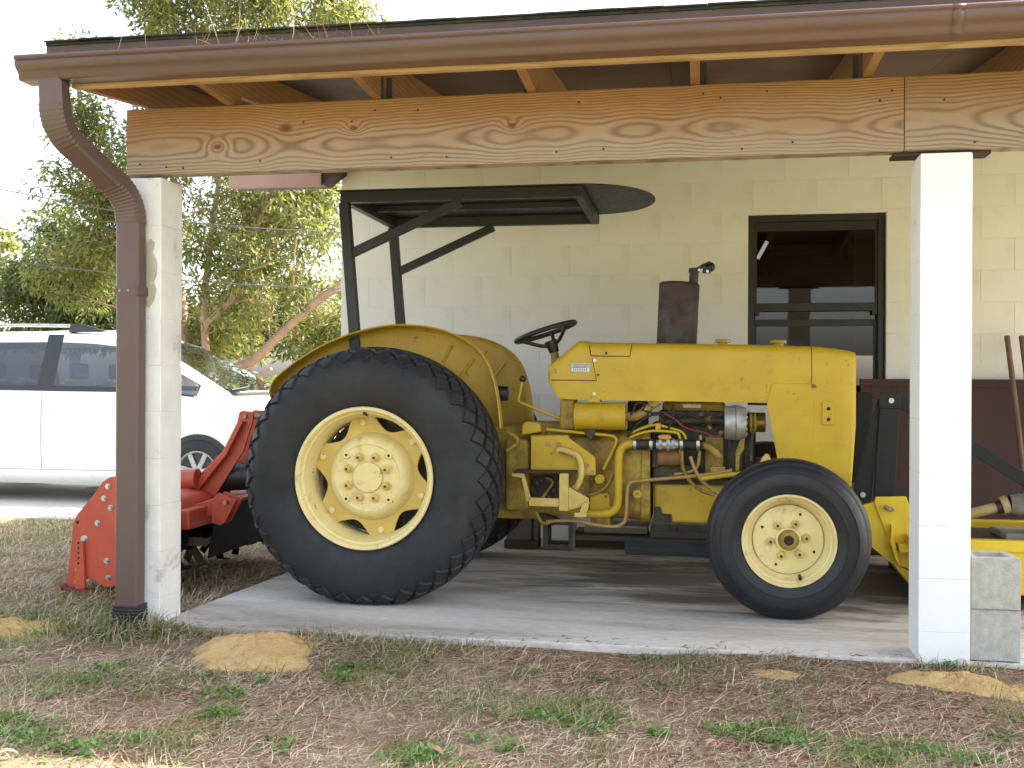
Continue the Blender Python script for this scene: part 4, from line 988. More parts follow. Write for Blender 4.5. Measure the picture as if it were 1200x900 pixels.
# deck over the rotor, rear board
out = [xz(px,py,ty) for px,py in ((88,650),(94,622),(112,602),(132,588),(152,586),(172,592),(190,606))]
rings = [[(x,y,z) for x,z in out] for y in (ty+.013, mir(ty)-.013)]
obj('rotor_cover', MB().loft(rings, closed=False, cap=False), MT['red'], TL, smooth=40, solid=.006)
a, b = at(88,642,ty), at(79,684,ty)
obj('rear_board', MB().bar((a.x,YC,a.z),(b.x+.01,YC,b.z),1.48,.006,(1,0,0)), MT['red'], TL)
cx, cz_ = at(150,645,ty).x, .215
RT = obj('rotor', MB().cyl((cx,ty+.02,cz_),(cx,mir(ty)-.02,cz_),.045,n=16), MT['black_steel'], TL, smooth=40)
for i in range(9):
    y = ty+.12+i*.165
    obj('flange', MB().cyl((cx,y-.005,cz_),(cx,y+.005,cz_),.10,n=18), MT['black_steel'], RT)
    for k in range(4):
        a_ = R(90*k+37*i); d = Vector((math.cos(a_),0,math.sin(a_))); t = Vector((-math.sin(a_),0,math.cos(a_)))
        b0 = Vector((cx,y,cz_))
        sd = .05 if k % 2 else -.05
        obj('tine', MB().bar(b0+d*.08, b0+d*.20+t*.03, .008, .045, t).bar(b0+d*.20+t*.03, b0+d*.213+t*.05+Vector((0,sd,0)), .04, .008, d), MT['bolt'] if (i+k) % 5 == 0 else MT['black_steel'], RT)
a = at(205,600,ty); obj('tiller_shade_sheet', MB().bar((a.x,YC+.2,.38),(a.x-.05,YC+.2,.10),1.0,.008,(1,0,0)), MT['hose'], TL)  # dark sheet added for the deep shade under the tiller
# headstock
obj('frame_tube', MB().bar((at(232,604,1.0).x,.80,at(232,604,1.0).z),(at(232,604,1.0).x,mir(.80),at(232,604,1.0).z),.10,.10), MT['red'], TL, bevel=.008)
a, b = at(205,606,1.02), at(256,592,1.02)
for y in (1.02, mir(1.02)): obj('drag_arm', MB().bar((a.x-.1,y,a.z-.05),(b.x,y,b.z),.03,.085), MT['red'], TL, bevel=.004)
mp = [(217,574),(262,528),(279,494),(281,483),(284,481),(295,482),(297.5,485),(296.5,495),(286,528),(254,579),(256,588),(214,592)]
for y in (1.30, mir(1.30)):
    ms = obj('mast_plate', MB().prism([xz(px,py,1.30) for px,py in mp], y-.008, y+.008), MT['red'], TL, bevel=.002)
    for px, py in ((288,487.5),(213,582),(229,581),(246,580)):
        p = at(px,py,1.3); obj('bolt', MB().cyl((p.x,y-.022,p.z),(p.x,y+.01,p.z),.014,n=6), MT['bolt'], ms)
obj('mast_rib', MB().prism([xz(px,py,1.30) for px,py in ((222,576),(266,529),(283,493),(289,494),(270,532),(234,577))], 1.25, 1.291), MT['red'], TL, bevel=.004)
p0, p1 = at(212,565,1.25), at(232,561,1.25)
obj('gearbox', MB().cyl((p0.x-.2,1.25,p0.z),(p1.x,1.25,p1.z),.055,n=20).box((p0.x-.15,1.30,p0.z-.12),(p0.x+.1,1.5,p0.z+.02)), MT['red'], TL, smooth=35)
cl = [(251,585),(258,577),(272,583),(279,585),(266,611),(260,615),(250,612)]
for y in (.985, 1.06, mir(.985), mir(1.06)): obj('clevis', MB().prism([xz(px,py,1.0) for px,py in cl], y-.007, y+.007), MT['red'], TL, bevel=.002)
p = at(268,588,1.0)
for s_ in (1,-1):
    y = 1.02 if s_ > 0 else mir(1.02); obj('hitch_pin', MB().cyl((p.x,y-.07,p.z),(p.x,y+.07,p.z),.012,n=10), MT['bolt'], TL)
p = at(275,559,YC); obj('driveline_guard', MB().cyl((p.x-.10,YC,p.z),(p.x+.22,YC,p.z+.01),.085,.07,24), MT['black_plastic'], TL, smooth=40)

# ------------------------------------------------------------------ yellow mower in front of the tractor
MW = thing('mower', (1.7, 1.6, 0), 'bright yellow mower deck with black hitch frame parked ahead of the tractor', 'mower')
my = 1.2
def mpoly(name, pts, y0, y1, mat, bevel=.003): return obj(name, MB().prism([xz(px,py,my) for px,py in pts], y0, y1), MT[mat], MW, bevel=bevel)
UP = mpoly('hitch_upright', [(1032.5,460),(1055,461.5),(1048.5,583),(1024,583)], my, my+.02, 'black_gloss')
mpoly('hitch_upright', [(1032.5,460),(1055,461.5),(1048.5,583),(1024,583)], 2.0, 2.02, 'black_gloss')
p = at(1044,469.5,my); obj('hitch_bolt', MB().cyl((p.x,my-.015,p.z),(p.x,my+.01,p.z),.013,n=12), MT['chrome'], UP)
mpoly('hitch_cap', [(1031.5,459.5),(1056,461),(1054.5,479.5),(1029.5,478)], my-.006, my-.0005, 'black_gloss')
TRI = mpoly('hitch_gusset', [(1029.5,466),(1034,470),(1021,593),(1002,593),(1002,571)], my+.021, my+.035, 'black_gloss')
p = at(1011.5,580,my); obj('hitch_bolt', MB().cyl((p.x,my+.005,p.z),(p.x,my+.03,p.z),.014,n=6), MT['chrome'], TRI)
LB = mpoly('lift_bracket', [(1025,581.5),(1060.5,581),(1068,600),(1070,668),(1051,661),(1023.5,588)], my-.03, my-.018, 'bright_yellow')
p = at(1039,594.5,my-.03); obj('pin', MB().cyl((p.x,my-.06,p.z),(p.x,my,p.z),.012,n=10).tube([(p.x-.014,my-.055,p.z+.008),(p.x+.004,my-.06,p.z-.014),(p.x+.028,my-.055,p.z-.008),(p.x+.020,my-.055,p.z+.006)],.0045,6), MT['bolt'], LB, smooth=50)
mpoly('lift_gusset', [(1041.5,612),(1052,662),(1047,655),(1040,634)], my-.075, my-.031, 'bright_yellow')
mpoly('lift_shelf', [(1048,634),(1072,634),(1072,644),(1050,644)], my-.10, my-.031, 'bright_yellow')
mpoly('front_skirt', [(1008,592),(1024,588),(1052,662),(1070,670),(1070,690),(1045,660),(1020,640)], my-.016, my+.16, 'bright_yellow')
a, b = at(1046,464,my+.06), at(1215,572,my+.06)
obj('strut', MB().bar((a.x,my+.06,a.z),(b.x,my+.06,b.z),.012,.062), MT['black_gloss'], MW, bevel=.002)
z_hi = at(1160,611,1.75).z; z1, z2 = at(1160,633,1.0).z, at(1160,646,1.0).z
dx0, dx1 = 1.06, 2.75
DK = obj('deck', MB().box((dx0,1.012,.07),(dx1,2.2,.285)), MT['bright_yellow'], MW, bevel=.01)
obj('deck_rail', MB().box((dx0,.99,z2),(dx1,1.05,z1)), MT['bright_yellow'], DK, bevel=.004)
obj('deck_rail', MB().box((dx0,1.75,z2),(dx1,1.80,z_hi)), MT['bright_yellow'], DK, bevel=.004)
obj('deck_rail', MB().box((dx0-.05,1.051,z2),(dx0-.002,1.749,z1)), MT['bright_yellow'], DK, bevel=.004)
obj('deck_shade_sheet', MB().box((dx0+.02,1.055,.2855),(dx1-.02,1.745,.292)), MT['black_steel'], DK)  # dark sheet added for the shade in the recess between the rails
obj('blade_box', MB().box((1.5,1.25,.2925),(1.9,1.55,.33)), MT['plank'], DK, bevel=.01)
for x in (dx0+.1, dx1-.15):
    for y in (1.08, 2.1): obj('skid_foot', MB().box((x-.06,y-.03,.004),(x+.06,y+.03,.071)), MT['black_steel'], DK, bevel=.004)
a, b = at(1128,604,1.25), at(1170,594,1.25); c = at(1215,580,1.25); d = (c-a).normalized()
obj('driveline_tube', MB().cyl(a-d*.1, b, .026, n=16), MT['shaft'], MW, smooth=40)
obj('driveline_ring', MB().cyl(b-d*.012, b+d*.012, .034, n=18), MT['black_plastic'], MW, smooth=40)
obj('driveline_collar', MB().cyl(b+d*.012, b+d*.045, .044,.046, n=18), MT['shaft'], MW, smooth=40)
obj('driveline_boot', MB().lathe([(.046,0),(.055,.03),(.058,.05),(.054,.055),(.063,.075),(.063,.10),(.058,.105),(.068,.125),(.068,.16),(.03,.165)], (b.x+.05,1.25,b.z+.012), 24, 'x'), MT['boot'], MW, smooth=35)
obj('mower_gearbox', MB().box((b.x+.20,1.14,.286),(b.x+.48,1.4,.60)), MT['bright_yellow'], MW, bevel=.02)

# ------------------------------------------------------------------ things leaning on the wall and stacked on the slab
def lean(name, x0, x1, z1, yb, yt, th, mat, label, cat):
    t = thing(name, ((x0+x1)/2, yb, 0), label, cat)
    q = lambda z, o=0: yb + (yt-yb)*z/z1 - o
    pn = MB().prismx([(q(0.004),.004),(q(z1),z1),(q(z1)+th,z1),(q(0.004)+th,.004)], x0, x1)
    obj('board', pn, MT[mat], t, bevel=.003)
    for a_, b_, c_, d_ in ((x0,x1,z1-.05,z1),(x0,x0+.05,.01,z1-.052)):
        obj('edge_strip', MB().prismx([(q(c_)-.008,c_),(q(d_)-.008,d_),(q(d_)-.0005,d_),(q(c_)-.0005,c_)], a_, b_), MT[mat], t, bevel=.002)
    return t
pa = at(1008,444,2.84)
lean('wall_panel', pa.x, 3.05, pa.z, 2.56, 2.845, .03, 'brown_panel', 'dark brown sheet panel leaning upright against the white wall', 'panel')
def tool(px0, px1, lab, yb, grp=None):
    a, b = at(px0,394,2.82), at(px1,600,yb); d = (b-a).normalized()
    t = thing('garden_tool', (b.x, yb, 0), lab, 'tool')
    e = a + d*((a.z-.25)/-d.z)
    obj('handle', MB().tube([a, a.lerp(e,.5)+Vector((.004,0,0)), e], .0165, 10), MT['tool_wood'], t, smooth=60)
    f = a + d*((a.z-.006)/-d.z)
    obj('socket', MB().cyl(e-d*.08, e+d*.06, .021, .028, 12), MT['rust_plate'], t, smooth=50)
    s = Vector((1,0,0)); blade = []
    for k, (wd, tt) in enumerate(((.04,0),(.095,.03),(.10,.10),(.08,.17),(.012,.225))):
        c = e + d*(.05+tt*((f-e).length-.05)/.23); blade.append([c-s*wd+Vector((0,-.004,0)), c+Vector((0,.012,0)), c+s*wd+Vector((0,-.004,0))])
    obj('blade', MB().loft(blade, closed=False, cap=False), MT['rust_plate'], t, solid=.004, smooth=60)
tool(1180, 1204, 'long handled garden tool with grey wooden shaft leaning on the brown panel', 2.45)
tool(1197, 1221, 'second long wooden tool shaft beside the brown panel, mostly out of frame', 2.45)
# cinder blocks
def cinder(name, lab, x, y, z, mat, lx, ly, h, axis='z', rz=0, group=None):
    t_, m = .032, MB()
    def hollow(l, w, h_):                                   # cores running along z, one watertight shell
        xs_ = [0,t_,l/2-t_/2,l/2+t_/2,l-t_,l] if l > .3 else [0,t_,l-t_,l]; ys_ = [0,t_,w-t_,w]
        nx_, ny_ = len(xs_)-1, 3; solid = lambda i, j: 0 <= i < nx_ and 0 <= j < ny_ and not (i % 2 and j == 1)
        vid = lambda i, j, k: (k*4+j)*(nx_+1)+i
        m.v = [Vector((x_, y_, z_)) for z_ in (0,h_) for y_ in ys_ for x_ in xs_]
        for i in range(nx_):
            for j in range(ny_):
                if not solid(i,j): continue
                m.f.append((vid(i,j,1),vid(i+1,j,1),vid(i+1,j+1,1),vid(i,j+1,1))); m.f.append((vid(i,j,0),vid(i,j+1,0),vid(i+1,j+1,0),vid(i+1,j,0)))
                for (di,dj),(p,q) in (((0,-1),((i,j),(i+1,j))),((1,0),((i+1,j),(i+1,j+1))),((0,1),((i+1,j+1),(i,j+1))),((-1,0),((i,j+1),(i,j)))):
                    if not solid(i+di,j+dj): m.f.append((vid(*p,0),vid(*q,0),vid(*q,1),vid(*p,1)))
    if axis == 'z': hollow(lx, ly, h); vv = [(q.x,q.y,q.z) for q in m.v]
    else: hollow(lx, h, ly); vv = [(q.x, q.z, q.y) for q in m.v]     # cores face the camera
    mm = MB(); mm.v = [Vector(q) for q in vv]; mm.f = m.f
    for q in mm.v: q += Vector((0,0,0))
    o = obj(name, mm, MT[mat], bevel=.004); o.location = (x,y,z); o.rotation_euler = (0,0,rz)
    return tag(o, lab, 'block', group)
# stacked ends by the pillar: block length runs back into the porch
cinder('concrete_block', 'lower grey concrete block of the pair stacked beside the white pillar', 1.216, .012, .004, 'cinder', .192, .179, .196, 'z', R(90))
cinder('concrete_block', 'upper grey concrete block of the pair stacked beside the white pillar', 1.214, .006, .2015, 'cinder', .192, .178, .197, 'z', R(90.6))
cinder('concrete_block', 'dusty hollow concrete block on the slab with its square opening showing under the gearbox', -.955, 2.38, .002, 'cinder_dark', .196, .19, .187, 'y')
o = obj('wood_block', MB().box((-1.20,2.36,.002),(-.985,2.52,.055)), MT['plank_brown'], bevel=.003, loc=(-1.1,2.44,0)); tag(o, 'short brown timber offcut lying flat beside the hollow block', 'timber')
o = obj('concrete_slab_piece', MB().box((-1.19,2.385,.056),(-1.03,2.43,.215)).box((-1.015,2.39,.056),(-.985,2.43,.21)).box((-1.19,2.4305,.0565),(-.985,2.50,.20)), MT['cinder_dark'], bevel=.004, loc=(-1.1,2.43,.056)); tag(o, 'grey concrete piece standing on the brown timber offcut', 'block')
def plank(x0,x1,y0,y1,z0,z1,mat,lab):
    o = obj('plank', MB().box((x0,y0,z0),(x1,y1,z1)), MT[mat], bevel=.003, loc=((x0+x1)/2,(y0+y1)/2,z0)); tag(o, lab, 'plank')
plank(-.76,.5,2.52,2.76,.002,.048,'plank_brown','dark brown plank at the bottom of the timber pile under the tractor')
plank(-.77,.45,2.50,2.74,.049,.083,'plank','grey plank second from the bottom of the timber pile')
plank(-.765,-.30,2.51,2.72,.084,.105,'plank_brown','thin brown board in the middle of the timber pile')
plank(-.70,-.30,2.46,2.66,.106,.142,'plank_pale','short pale plank on top of the thin brown board')
plank(-.545,-.29,2.55,2.75,.143,.175,'plank','small grey plank on top of the pale plank')
plank(-.285,.30,2.47,2.72,.084,.118,'plank','wide grey plank carrying the two concrete pavers')
for x0, x1, lab in ((-.28,-.115,'grey concrete paver on the timber pile next to the pale plank'),(-.11,.08,'grey concrete paver at the far end of the timber pile behind the front wheel')):
    o = obj('paver', MB().box((x0,2.48,.119),(x1,2.70,.172)), MT['cinder_dark'], bevel=.004, loc=((x0+x1)/2,2.6,.119)); tag(o, lab, 'paver')
plank(-.43,.18,2.29,2.335,.002,.092,'plank_blue','blue grey painted board standing on edge before the timber pile')

# ------------------------------------------------------------------ white minivan
GZ = -.188
CX, CY = -4.93, 6.6
CAR = thing('minivan', (CX-1.5, CY, GZ), 'white minivan parked on the concrete driveway beyond the shed', 'car')
key = [(.985,.34,.60,.66,.50,.40),(.93,.28,.68,.77,.72,.56),(.80,.22,.77,.87,.85,.70),(.55,.20,.88,.97,.92,.78),(.30,.19,.98,1.07,.945,.82),(.22,.19,1.02,1.145,.948,.80),(-.05,.18,1.09,1.30,.95,.77),(-.40,.18,1.125,1.50,.955,.735),(-.75,.18,1.135,1.665,.96,.71),(-.97,.18,1.138,1.735,.96,.70),(-1.25,.18,1.14,1.77,.962,.70),(-1.61,.18,1.142,1.788,.962,.70),(-1.79,.18,1.145,1.79,.962,.70),(-2.75,.18,1.155,1.785,.958,.69),(-2.86,.18,1.157,1.782,.957,.69),(-3.55,.20,1.165,1.735,.945,.67),(-3.80,.24,1.17,1.66,.92,.64),(-3.95,.30,1.16,1.40,.89,.66),(-4.04,.36,1.05,1.12,.84,.62)]
def cst(x):
    for a, b in zip(key, key[1:]):
        if a[0] >= x >= b[0]:
            t = (a[0]-x)/(a[0]-b[0]); return [u*(1-t)+v*t for u, v in zip(a, b)]
xs = sorted({k[0] for k in key} | {round(.98-.1*i,3) for i in range(50)}, reverse=True)
def csec(x):
    _, zs, zb, zt, wb, wt = cst(x)
    e = (wt+.045, zt-.05 if zt-zb > .2 else zb+(zt-zb)*.55)
    L = lambda t: (wb+(e[0]-wb)*t, zb+(e[1]-zb)*t)
    return [(0,zs),(wb-.10,zs),(wb-.03,zs+.06),(wb-.012,zs+.11),(wb+.004,zs+(zb-zs)*.38),(wb+.006,zs+(zb-zs)*.7),(wb-.002,zs+(zb-zs)*.93),(wb-.012,zb),L(.10),L(.86),e,(wt-.10,zt-.012),(wt*.4,zt+.004),(0,zt+.008)]
NR = 14; SEC = [csec(x) for x in xs]
def cv(i, r, s): y, z = SEC[i][r]; return Vector((CX+xs[i], CY - s*y, GZ+z))
parts = {}
def put(nm, s, i, r):
    m = parts.setdefault((nm, s), MB()); q = [cv(i,r,s), cv(i+1,r,s), cv(i+1,r+1,s), cv(i,r+1,s)]
    m.add(q, [(0,1,2,3)])
for i in range(len(xs)-1):
    xm = (xs[i]+xs[i+1])/2
    for r in range(NR-1):
        nm = 'body'
        if r == 8:
            if -1.61 < xm < -.05: nm = 'front_side_window'
            elif -2.75 < xm < -1.79: nm = 'sliding_door_window'
            elif -3.55 < xm < -2.86: nm = 'quarter_window'
            elif -3.6 < xm <= -.0: nm = 'pillar_trim'
        if r in (7, 9) and -1.79 < xm < -1.61: nm = 'pillar_trim'
        if r == 7 and -3.6 < xm < -.05: nm = 'pillar_trim'
        if r in (10,11,12) and -.97 < xm < .22: nm = 'windshield' if r > 10 else 'body'
        for s in (1,-1): put(nm, 0 if nm in ('body','windshield') else s, i, r)
# close front and rear ends
for i in (0, len(xs)-1):
    ring = [cv(i,r,1) for r in range(NR)] + [cv(i,r,-1) for r in range(NR-2,0,-1)]
    parts[('body',0)].add(ring, [tuple(range(len(ring)))])
CARM = {'body':'car_white','front_side_window':'car_glass','sliding_door_window':'car_glass_dark','quarter_window':'car_glass_dark','pillar_trim':'car_black','windshield':'car_glass'}
import bmesh
for (nm, s), m in parts.items():
    if nm in ('body','windshield'):                        # rebuild with both halves
        m2 = MB()
        for i in range(len(xs)-1):
            xm = (xs[i]+xs[i+1])/2
            for r in range(NR-1):
                isw = r in (11,12) and -.97 < xm < .22
                if nm == 'windshield' and not isw: continue
                if nm == 'body':
                    if isw: continue
                    if r == 8 and -3.6 < xm <= 0: continue
                    if r in (7,9) and -1.79 < xm < -1.61: continue
                    if r == 7 and -3.6 < xm < -.05: continue
                for s2 in (1,-1): m2.add([cv(i,r,s2), cv(i+1,r,s2), cv(i+1,r+1,s2), cv(i,r+1,s2)], [(0,1,2,3)])
        if nm == 'body':
            for i in (0, len(xs)-1):
                ring = [cv(i,r,1) for r in range(NR)] + [cv(i,r,-1) for r in range(NR-2,0,-1)]; m2.add(ring, [tuple(range(len(ring)))])
        m = m2
    o = obj(nm, m, MT[CARM[nm]], CAR, fix=False)
    bm = bmesh.new(); bm.from_mesh(o.data); bmesh.ops.remove_doubles(bm, verts=bm.verts, dist=.0005); bmesh.ops.recalc_face_normals(bm, faces=bm.faces); bm.to_mesh(o.data); bm.free()
    o.data.polygons.foreach_set('use_smooth', [True]*len(o.data.polygons)); o.data.set_sharp_from_angle(angle=R(38))
def cside(x, z):                                            # outer half width of the car at x, height z
    sec = csec(x)
    for a, b in zip(sec[1:11], sec[2:11]):
        if a[1] <= z <= b[1]: t = (z-a[1])/(b[1]-a[1]+1e-9); return a[0]+(b[0]-a[0])*t
    return sec[5][0]
def cpt(x, z, o=0.0, s=1): return Vector((CX+x, CY-s*(cside(x,z)+o), GZ+z))
for s in (1,-1):
    for x in (0.0, -3.03):
        wy = CY - s*.955
        n = 28; arc = [(CX+x+.385*math.cos(math.pi*k/n), GZ+.335+.385*math.sin(math.pi*k/n)) for k in range(n+1)] + [(CX+x-.36,GZ+.185),(CX+x+.36,GZ+.185)]
        obj('wheel_arch', MB().prism(arc, wy - s*.004, wy + s*.1), MT['car_black'], CAR)
        rim_o = CY - s*.996
        WH = obj('wheel', MB().lathe([(.215,.03),(.222,.01),(.245,.0),(.29,.003),(.318,.02),(.332,.05),(.335,.10),(.332,.17),(.31,.21),(.22,.21)], (CX+x,rim_o,GZ+.337), 48, 'y', sgn=s), MT['rubber_new'], CAR, smooth=35)
        obj('rim', MB().lathe([(.218,.028),(.214,.012),(.205,.010),(.20,.022),(.19,.06),(.19,.2)], (CX+x,rim_o,GZ+.337), 40, 'y', sgn=s), MT['alu'], WH, smooth=35)
        obj('brake_disc', MB().cyl((CX+x,rim_o+s*.07,GZ+.337),(CX+x,rim_o+s*.09,GZ+.337),.188,n=28), MT['black_steel'], WH)
        sp = MB()
        for k in range(7):
            a = 2*math.pi*k/7+.2; d = Vector((math.cos(a),0,math.sin(a))); c = Vector((CX+x,rim_o+s*.028,GZ+.337)); tn = Vector((-math.sin(a),0,math.cos(a)))
            sp.bar(c+d*.03, c+d*.205, .05, .022, (0,1,0))
        obj('spokes', sp, MT['alu'], WH, bevel=.006)
        obj('hub_cap', MB().cyl((CX+x,rim_o+s*.008,GZ+.337),(CX+x,rim_o+s*.04,GZ+.337),.045,.055,18), MT['alu'], WH, smooth=40)
    obj('door_seam', MB().tube([cpt(-1.73,z,-.0005,s) for z in (1.13,1.0,.8,.6,.45,.34)], .004, 5), MT['car_grey'], CAR)
    obj('door_seam', MB().tube([cpt(-.44,z,-.0005,s) for z in (1.10,1.0,.8,.6,.45,.34)], .004, 5), MT['car_grey'], CAR)
    obj('door_seam', MB().tube([cpt(x,.335,-.001,s) for x in (-.44,-.9,-1.3,-1.73,-2.2,-2.6)], .0035, 5), MT['car_grey'], CAR)
    obj('body_line', MB().tube([cpt(x,.56,-.003,s) for x in (-.5,-.9,-1.3,-1.7,-2.2,-2.6)], .004, 5), MT['car_white'], CAR)
    for x in (-1.63,-1.86): obj('door_handle', MB().tube([cpt(x-.075,.935,.008,s),cpt(x,.938,.022,s),cpt(x+.075,.935,.008,s)], .013, 8), MT['car_white'], CAR, smooth=60)
    RR = obj('roof_rail', MB().tube([(CX+x,CY-s*(.66),GZ+z) for x, z in ((-1.35,1.80),(-1.6,1.832),(-2.5,1.84),(-3.2,1.80))], .017, 8), MT['alu'], CAR, smooth=60)
    obj('rail_foot', MB().loft([[(CX+x,CY-s*(.66+dy_),GZ+1.765+h_) for dy_, h_ in ((-.03,0),(.03,0),(.022,hh),(-.022,hh))] for x, hh in ((-1.20,.012),(-1.32,.05),(-1.48,.088),(-1.58,.09),(-1.6,.02))]), MT['car_black'], RR, smooth=40)
    mp_ = cpt(-.35,1.16,.10,s); obj('door_mirror', MB().loft([[(mp_.x+dx_,mp_.y-s*a_*k_,mp_.z+b_*k_) for a_,b_ in ((-.09,-.05),(.09,-.06),(.10,.06),(-.07,.09))] for dx_,k_ in ((-.06,.95),(.0,1.0),(.06,.8),(.09,.4))]), MT['car_white'], CAR, bevel=.015, smooth=50)
    obj('mirror_arm', MB().bar(cpt(-.33,1.15,-.03,s), cpt(-.34,1.15,.06,s), .05, .03), MT['car_black'], CAR)
    hp_ = [cpt(x,z,.004,s) for x,z in ((.93,.60),(.74,.66),(.62,.78),(.72,.80),(.90,.72))]
    obj('headlight', MB().add(hp_, [tuple(range(5))]), MT['headlamp'], CAR, solid=.006)
    obj('tail_light', MB().add([cpt(x,z,.003,s) for x,z in ((-3.80,.80),(-3.90,.80),(-3.85,1.12),(-3.74,1.14))], [(0,1,2,3)]), MT['redwire'], CAR, solid=.006)
    for x in (-1.35, -2.35):
        SE = obj('car_seat', MB().box((CX+x-.25,CY-s*.62,GZ+.55),(CX+x+.25,CY-s*.14,GZ+.70)), MT['car_seat'], CAR, bevel=.04)
        obj('seat_back', MB().prism([(CX+x-.28,GZ+.66),(CX+x-.14,GZ+.66),(CX+x-.26,GZ+1.24),(CX+x-.36,GZ+1.24)], CY-s*.62, CY-s*.14), MT['car_seat'], SE, bevel=.03)
        obj('headrest', MB().box((CX+x-.37,CY-s*.50,GZ+1.27),(CX+x-.27,CY-s*.26,GZ+1.44)), MT['car_seat'], SE, bevel=.03)
obj('bumper', MB().loft([[(CX+.96+dx_,CY+y,GZ+z) for dx_,z in ((-.03,.30),(.05-abs(y)*.06,.32),(.06-abs(y)*.06,.52),(-.03,.56))] for y in (-.62,-.4,0,.4,.62)]), MT['car_white'], CAR, smooth=50)
obj('dashboard', MB().box((CX-.55,CY-.72,GZ+.85),(CX+.05,CY+.72,GZ+1.06)), MT['car_seat'], CAR, bevel=.04)
obj('car_floor', MB().box((CX-3.7,CY-.78,GZ+.30),(CX+.3,CY+.78,GZ+.36)), MT['car_seat'], CAR)
obj('wiper', MB().tube([(CX+.20,CY-.62,GZ+1.165),(CX+.17,CY-.2,GZ+1.19),(CX+.10,CY+.05,GZ+1.215)], .010, 6), MT['car_black'], CAR)
obj('cowl', MB().box((CX+.19,CY-.70,GZ+1.12),(CX+.30,CY+.70,GZ+1.142)), MT['car_black'], CAR)
# ------------------------------------------------------------------ sand mounds
def mound(px, py, r, h, lab, sq=1.0, ex=(1,1)):
    z0 = -.035
    for _ in range(4):
        a, b = px-600, py-450; u = (a+b*ROLL)/F; v = (-a*ROLL+b)/F; t = (z0-CAM_H)/(-v); x, y = t*(u*_c-_s), t*(u*_s+_c)-CAM_D; z0 = gz(x,y)
    m = MB(); nr, na = 22, 64; ph = [random.uniform(0,6.28) for _ in range(6)]
    m.v.append(Vector((x,y,z0+h)))
    for i in range(1, nr+1):
        q = i/nr
        for k in range(na):
            a = 2*math.pi*k/na
            wob = 1+.12*math.sin(2*a+ph[0])+.09*math.sin(3*a+ph[1])+.05*math.sin(7*a+ph[2])
            px_, py_ = x+math.cos(a)*r*q*wob*ex[0], y+math.sin(a)*r*q*wob*ex[1]
            prof = (1-q**1.6)**1.35
            zz = gz(px_,py_) - .012*q + h*prof + h*(1-q)*q*(.7*math.sin(2*a+ph[3]+q*6) + .4*math.sin(5*a-q*9+ph[4]) + .22*math.sin(11*a+q*23+ph[5])) + random.uniform(-.0045,.0045)*(1-q*.6)
            m.v.append(Vector((px_,py_,zz)))
    for k in range(na): m.f.append((0, 1+k, 1+(k+1)%na))
    for i in range(nr-1):
        for k in range(na):
            a, b = 1+i*na+k, 1+i*na+(k+1)%na; m.f.append((a, a+na, b+na, b))
    o = obj('sand_mound', m, MT['sand'], smooth=60, loc=(x,y,z0), fix=False); tag(o, lab, 'sand')
    return x, y, r
MOUNDS = [mound(299,764,.35,.068,'tall heap of golden sand at the slab edge before the rear tyre',1,(1.05,.72)),
          mound(0,742,.30,.05,'low spread of golden sand in the grass near the brown downspout',1,(1.1,.9)),
          mound(912,791,.13,.012,'small faint patch of sand in the litter before the front wheel',1,(1.2,.8)),
          mound(1118,800,.23,.035,'pale sandy heap at the foot of the white pillar',1,(1.15,.7)),
          mound(1200,815,.18,.028,'sandy heap in front of the stacked concrete blocks',1,(1.2,.8))]
def on_slab(x, y, pad=0.0): return (x > -2.32-pad) & (y > .0-pad)
def in_mound(x, y, k=.6):
    r = np.zeros_like(x, dtype=bool)
    for mx, my_, mr in MOUNDS: r |= ((x-mx)/(mr*1.1*k))**2 + ((y-my_)/(mr*.8*k))**2 < 1
    return r
gzv = np.vectorize(gz)
# smooth 2D noise for patchiness
def vnoise(x, y, s, seed):
    g_ = np.random.default_rng(seed).random((64,64))
    u, v = x*s+100, y*s+100; i, j = np.floor(u).astype(int), np.floor(v).astype(int); a, b = u-i, v-j
    a, b = a*a*(3-2*a), b*b*(3-2*b)
    G = lambda p, q: g_[p%64, q%64]
    return (G(i,j)*(1-a)+G(i+1,j)*a)*(1-b)+(G(i,j+1)*(1-a)+G(i+1,j+1)*a)*b
def blades(name, x, y, ln, wd, pitch, curl, mat, z=None, nseg=3, heading=None, kind='stuff', parent=None):
    """many thin bent blades joined into one mesh"""
    n = len(x); az = rng.uniform(0, 2*np.pi, n) if heading is None else heading
    z = gzv(x,y) if z is None else z
    P = np.zeros((n, nseg+1, 2, 3)); cx, cy, cz = x.copy(), y.copy(), z.copy(); p = pitch.copy()
    for k in range(nseg+1):
        w_ = wd*(1-.85*(k/nseg)**1.5)*.5; tw = az+np.pi/2
        for s_, q in ((0,-1),(1,1)):
            P[:,k,s_,0] = cx+np.cos(tw)*w_*q; P[:,k,s_,1] = cy+np.sin(tw)*w_*q; P[:,k,s_,2] = cz + (w_*.5*q)
        st_ = ln/nseg
        cx = cx+np.cos(az)*np.cos(p)*st_; cy = cy+np.sin(az)*np.cos(p)*st_; cz = np.maximum(cz+np.sin(p)*st_, z+.001)
        p = p - curl/nseg; az = az + rng.normal(0,.22,n)
    V_ = P.reshape(-1,3); base = np.arange(n)[:,None]*(2*(nseg+1)); F_ = []
    for k in range(nseg): F_.append(base+np.array([[2*k,2*k+1,2*k+3,2*k+2]]))
    F_ = np.stack(F_,1).reshape(-1,4)
    return fastmesh(name, V_, F_, mat, kind, parent)
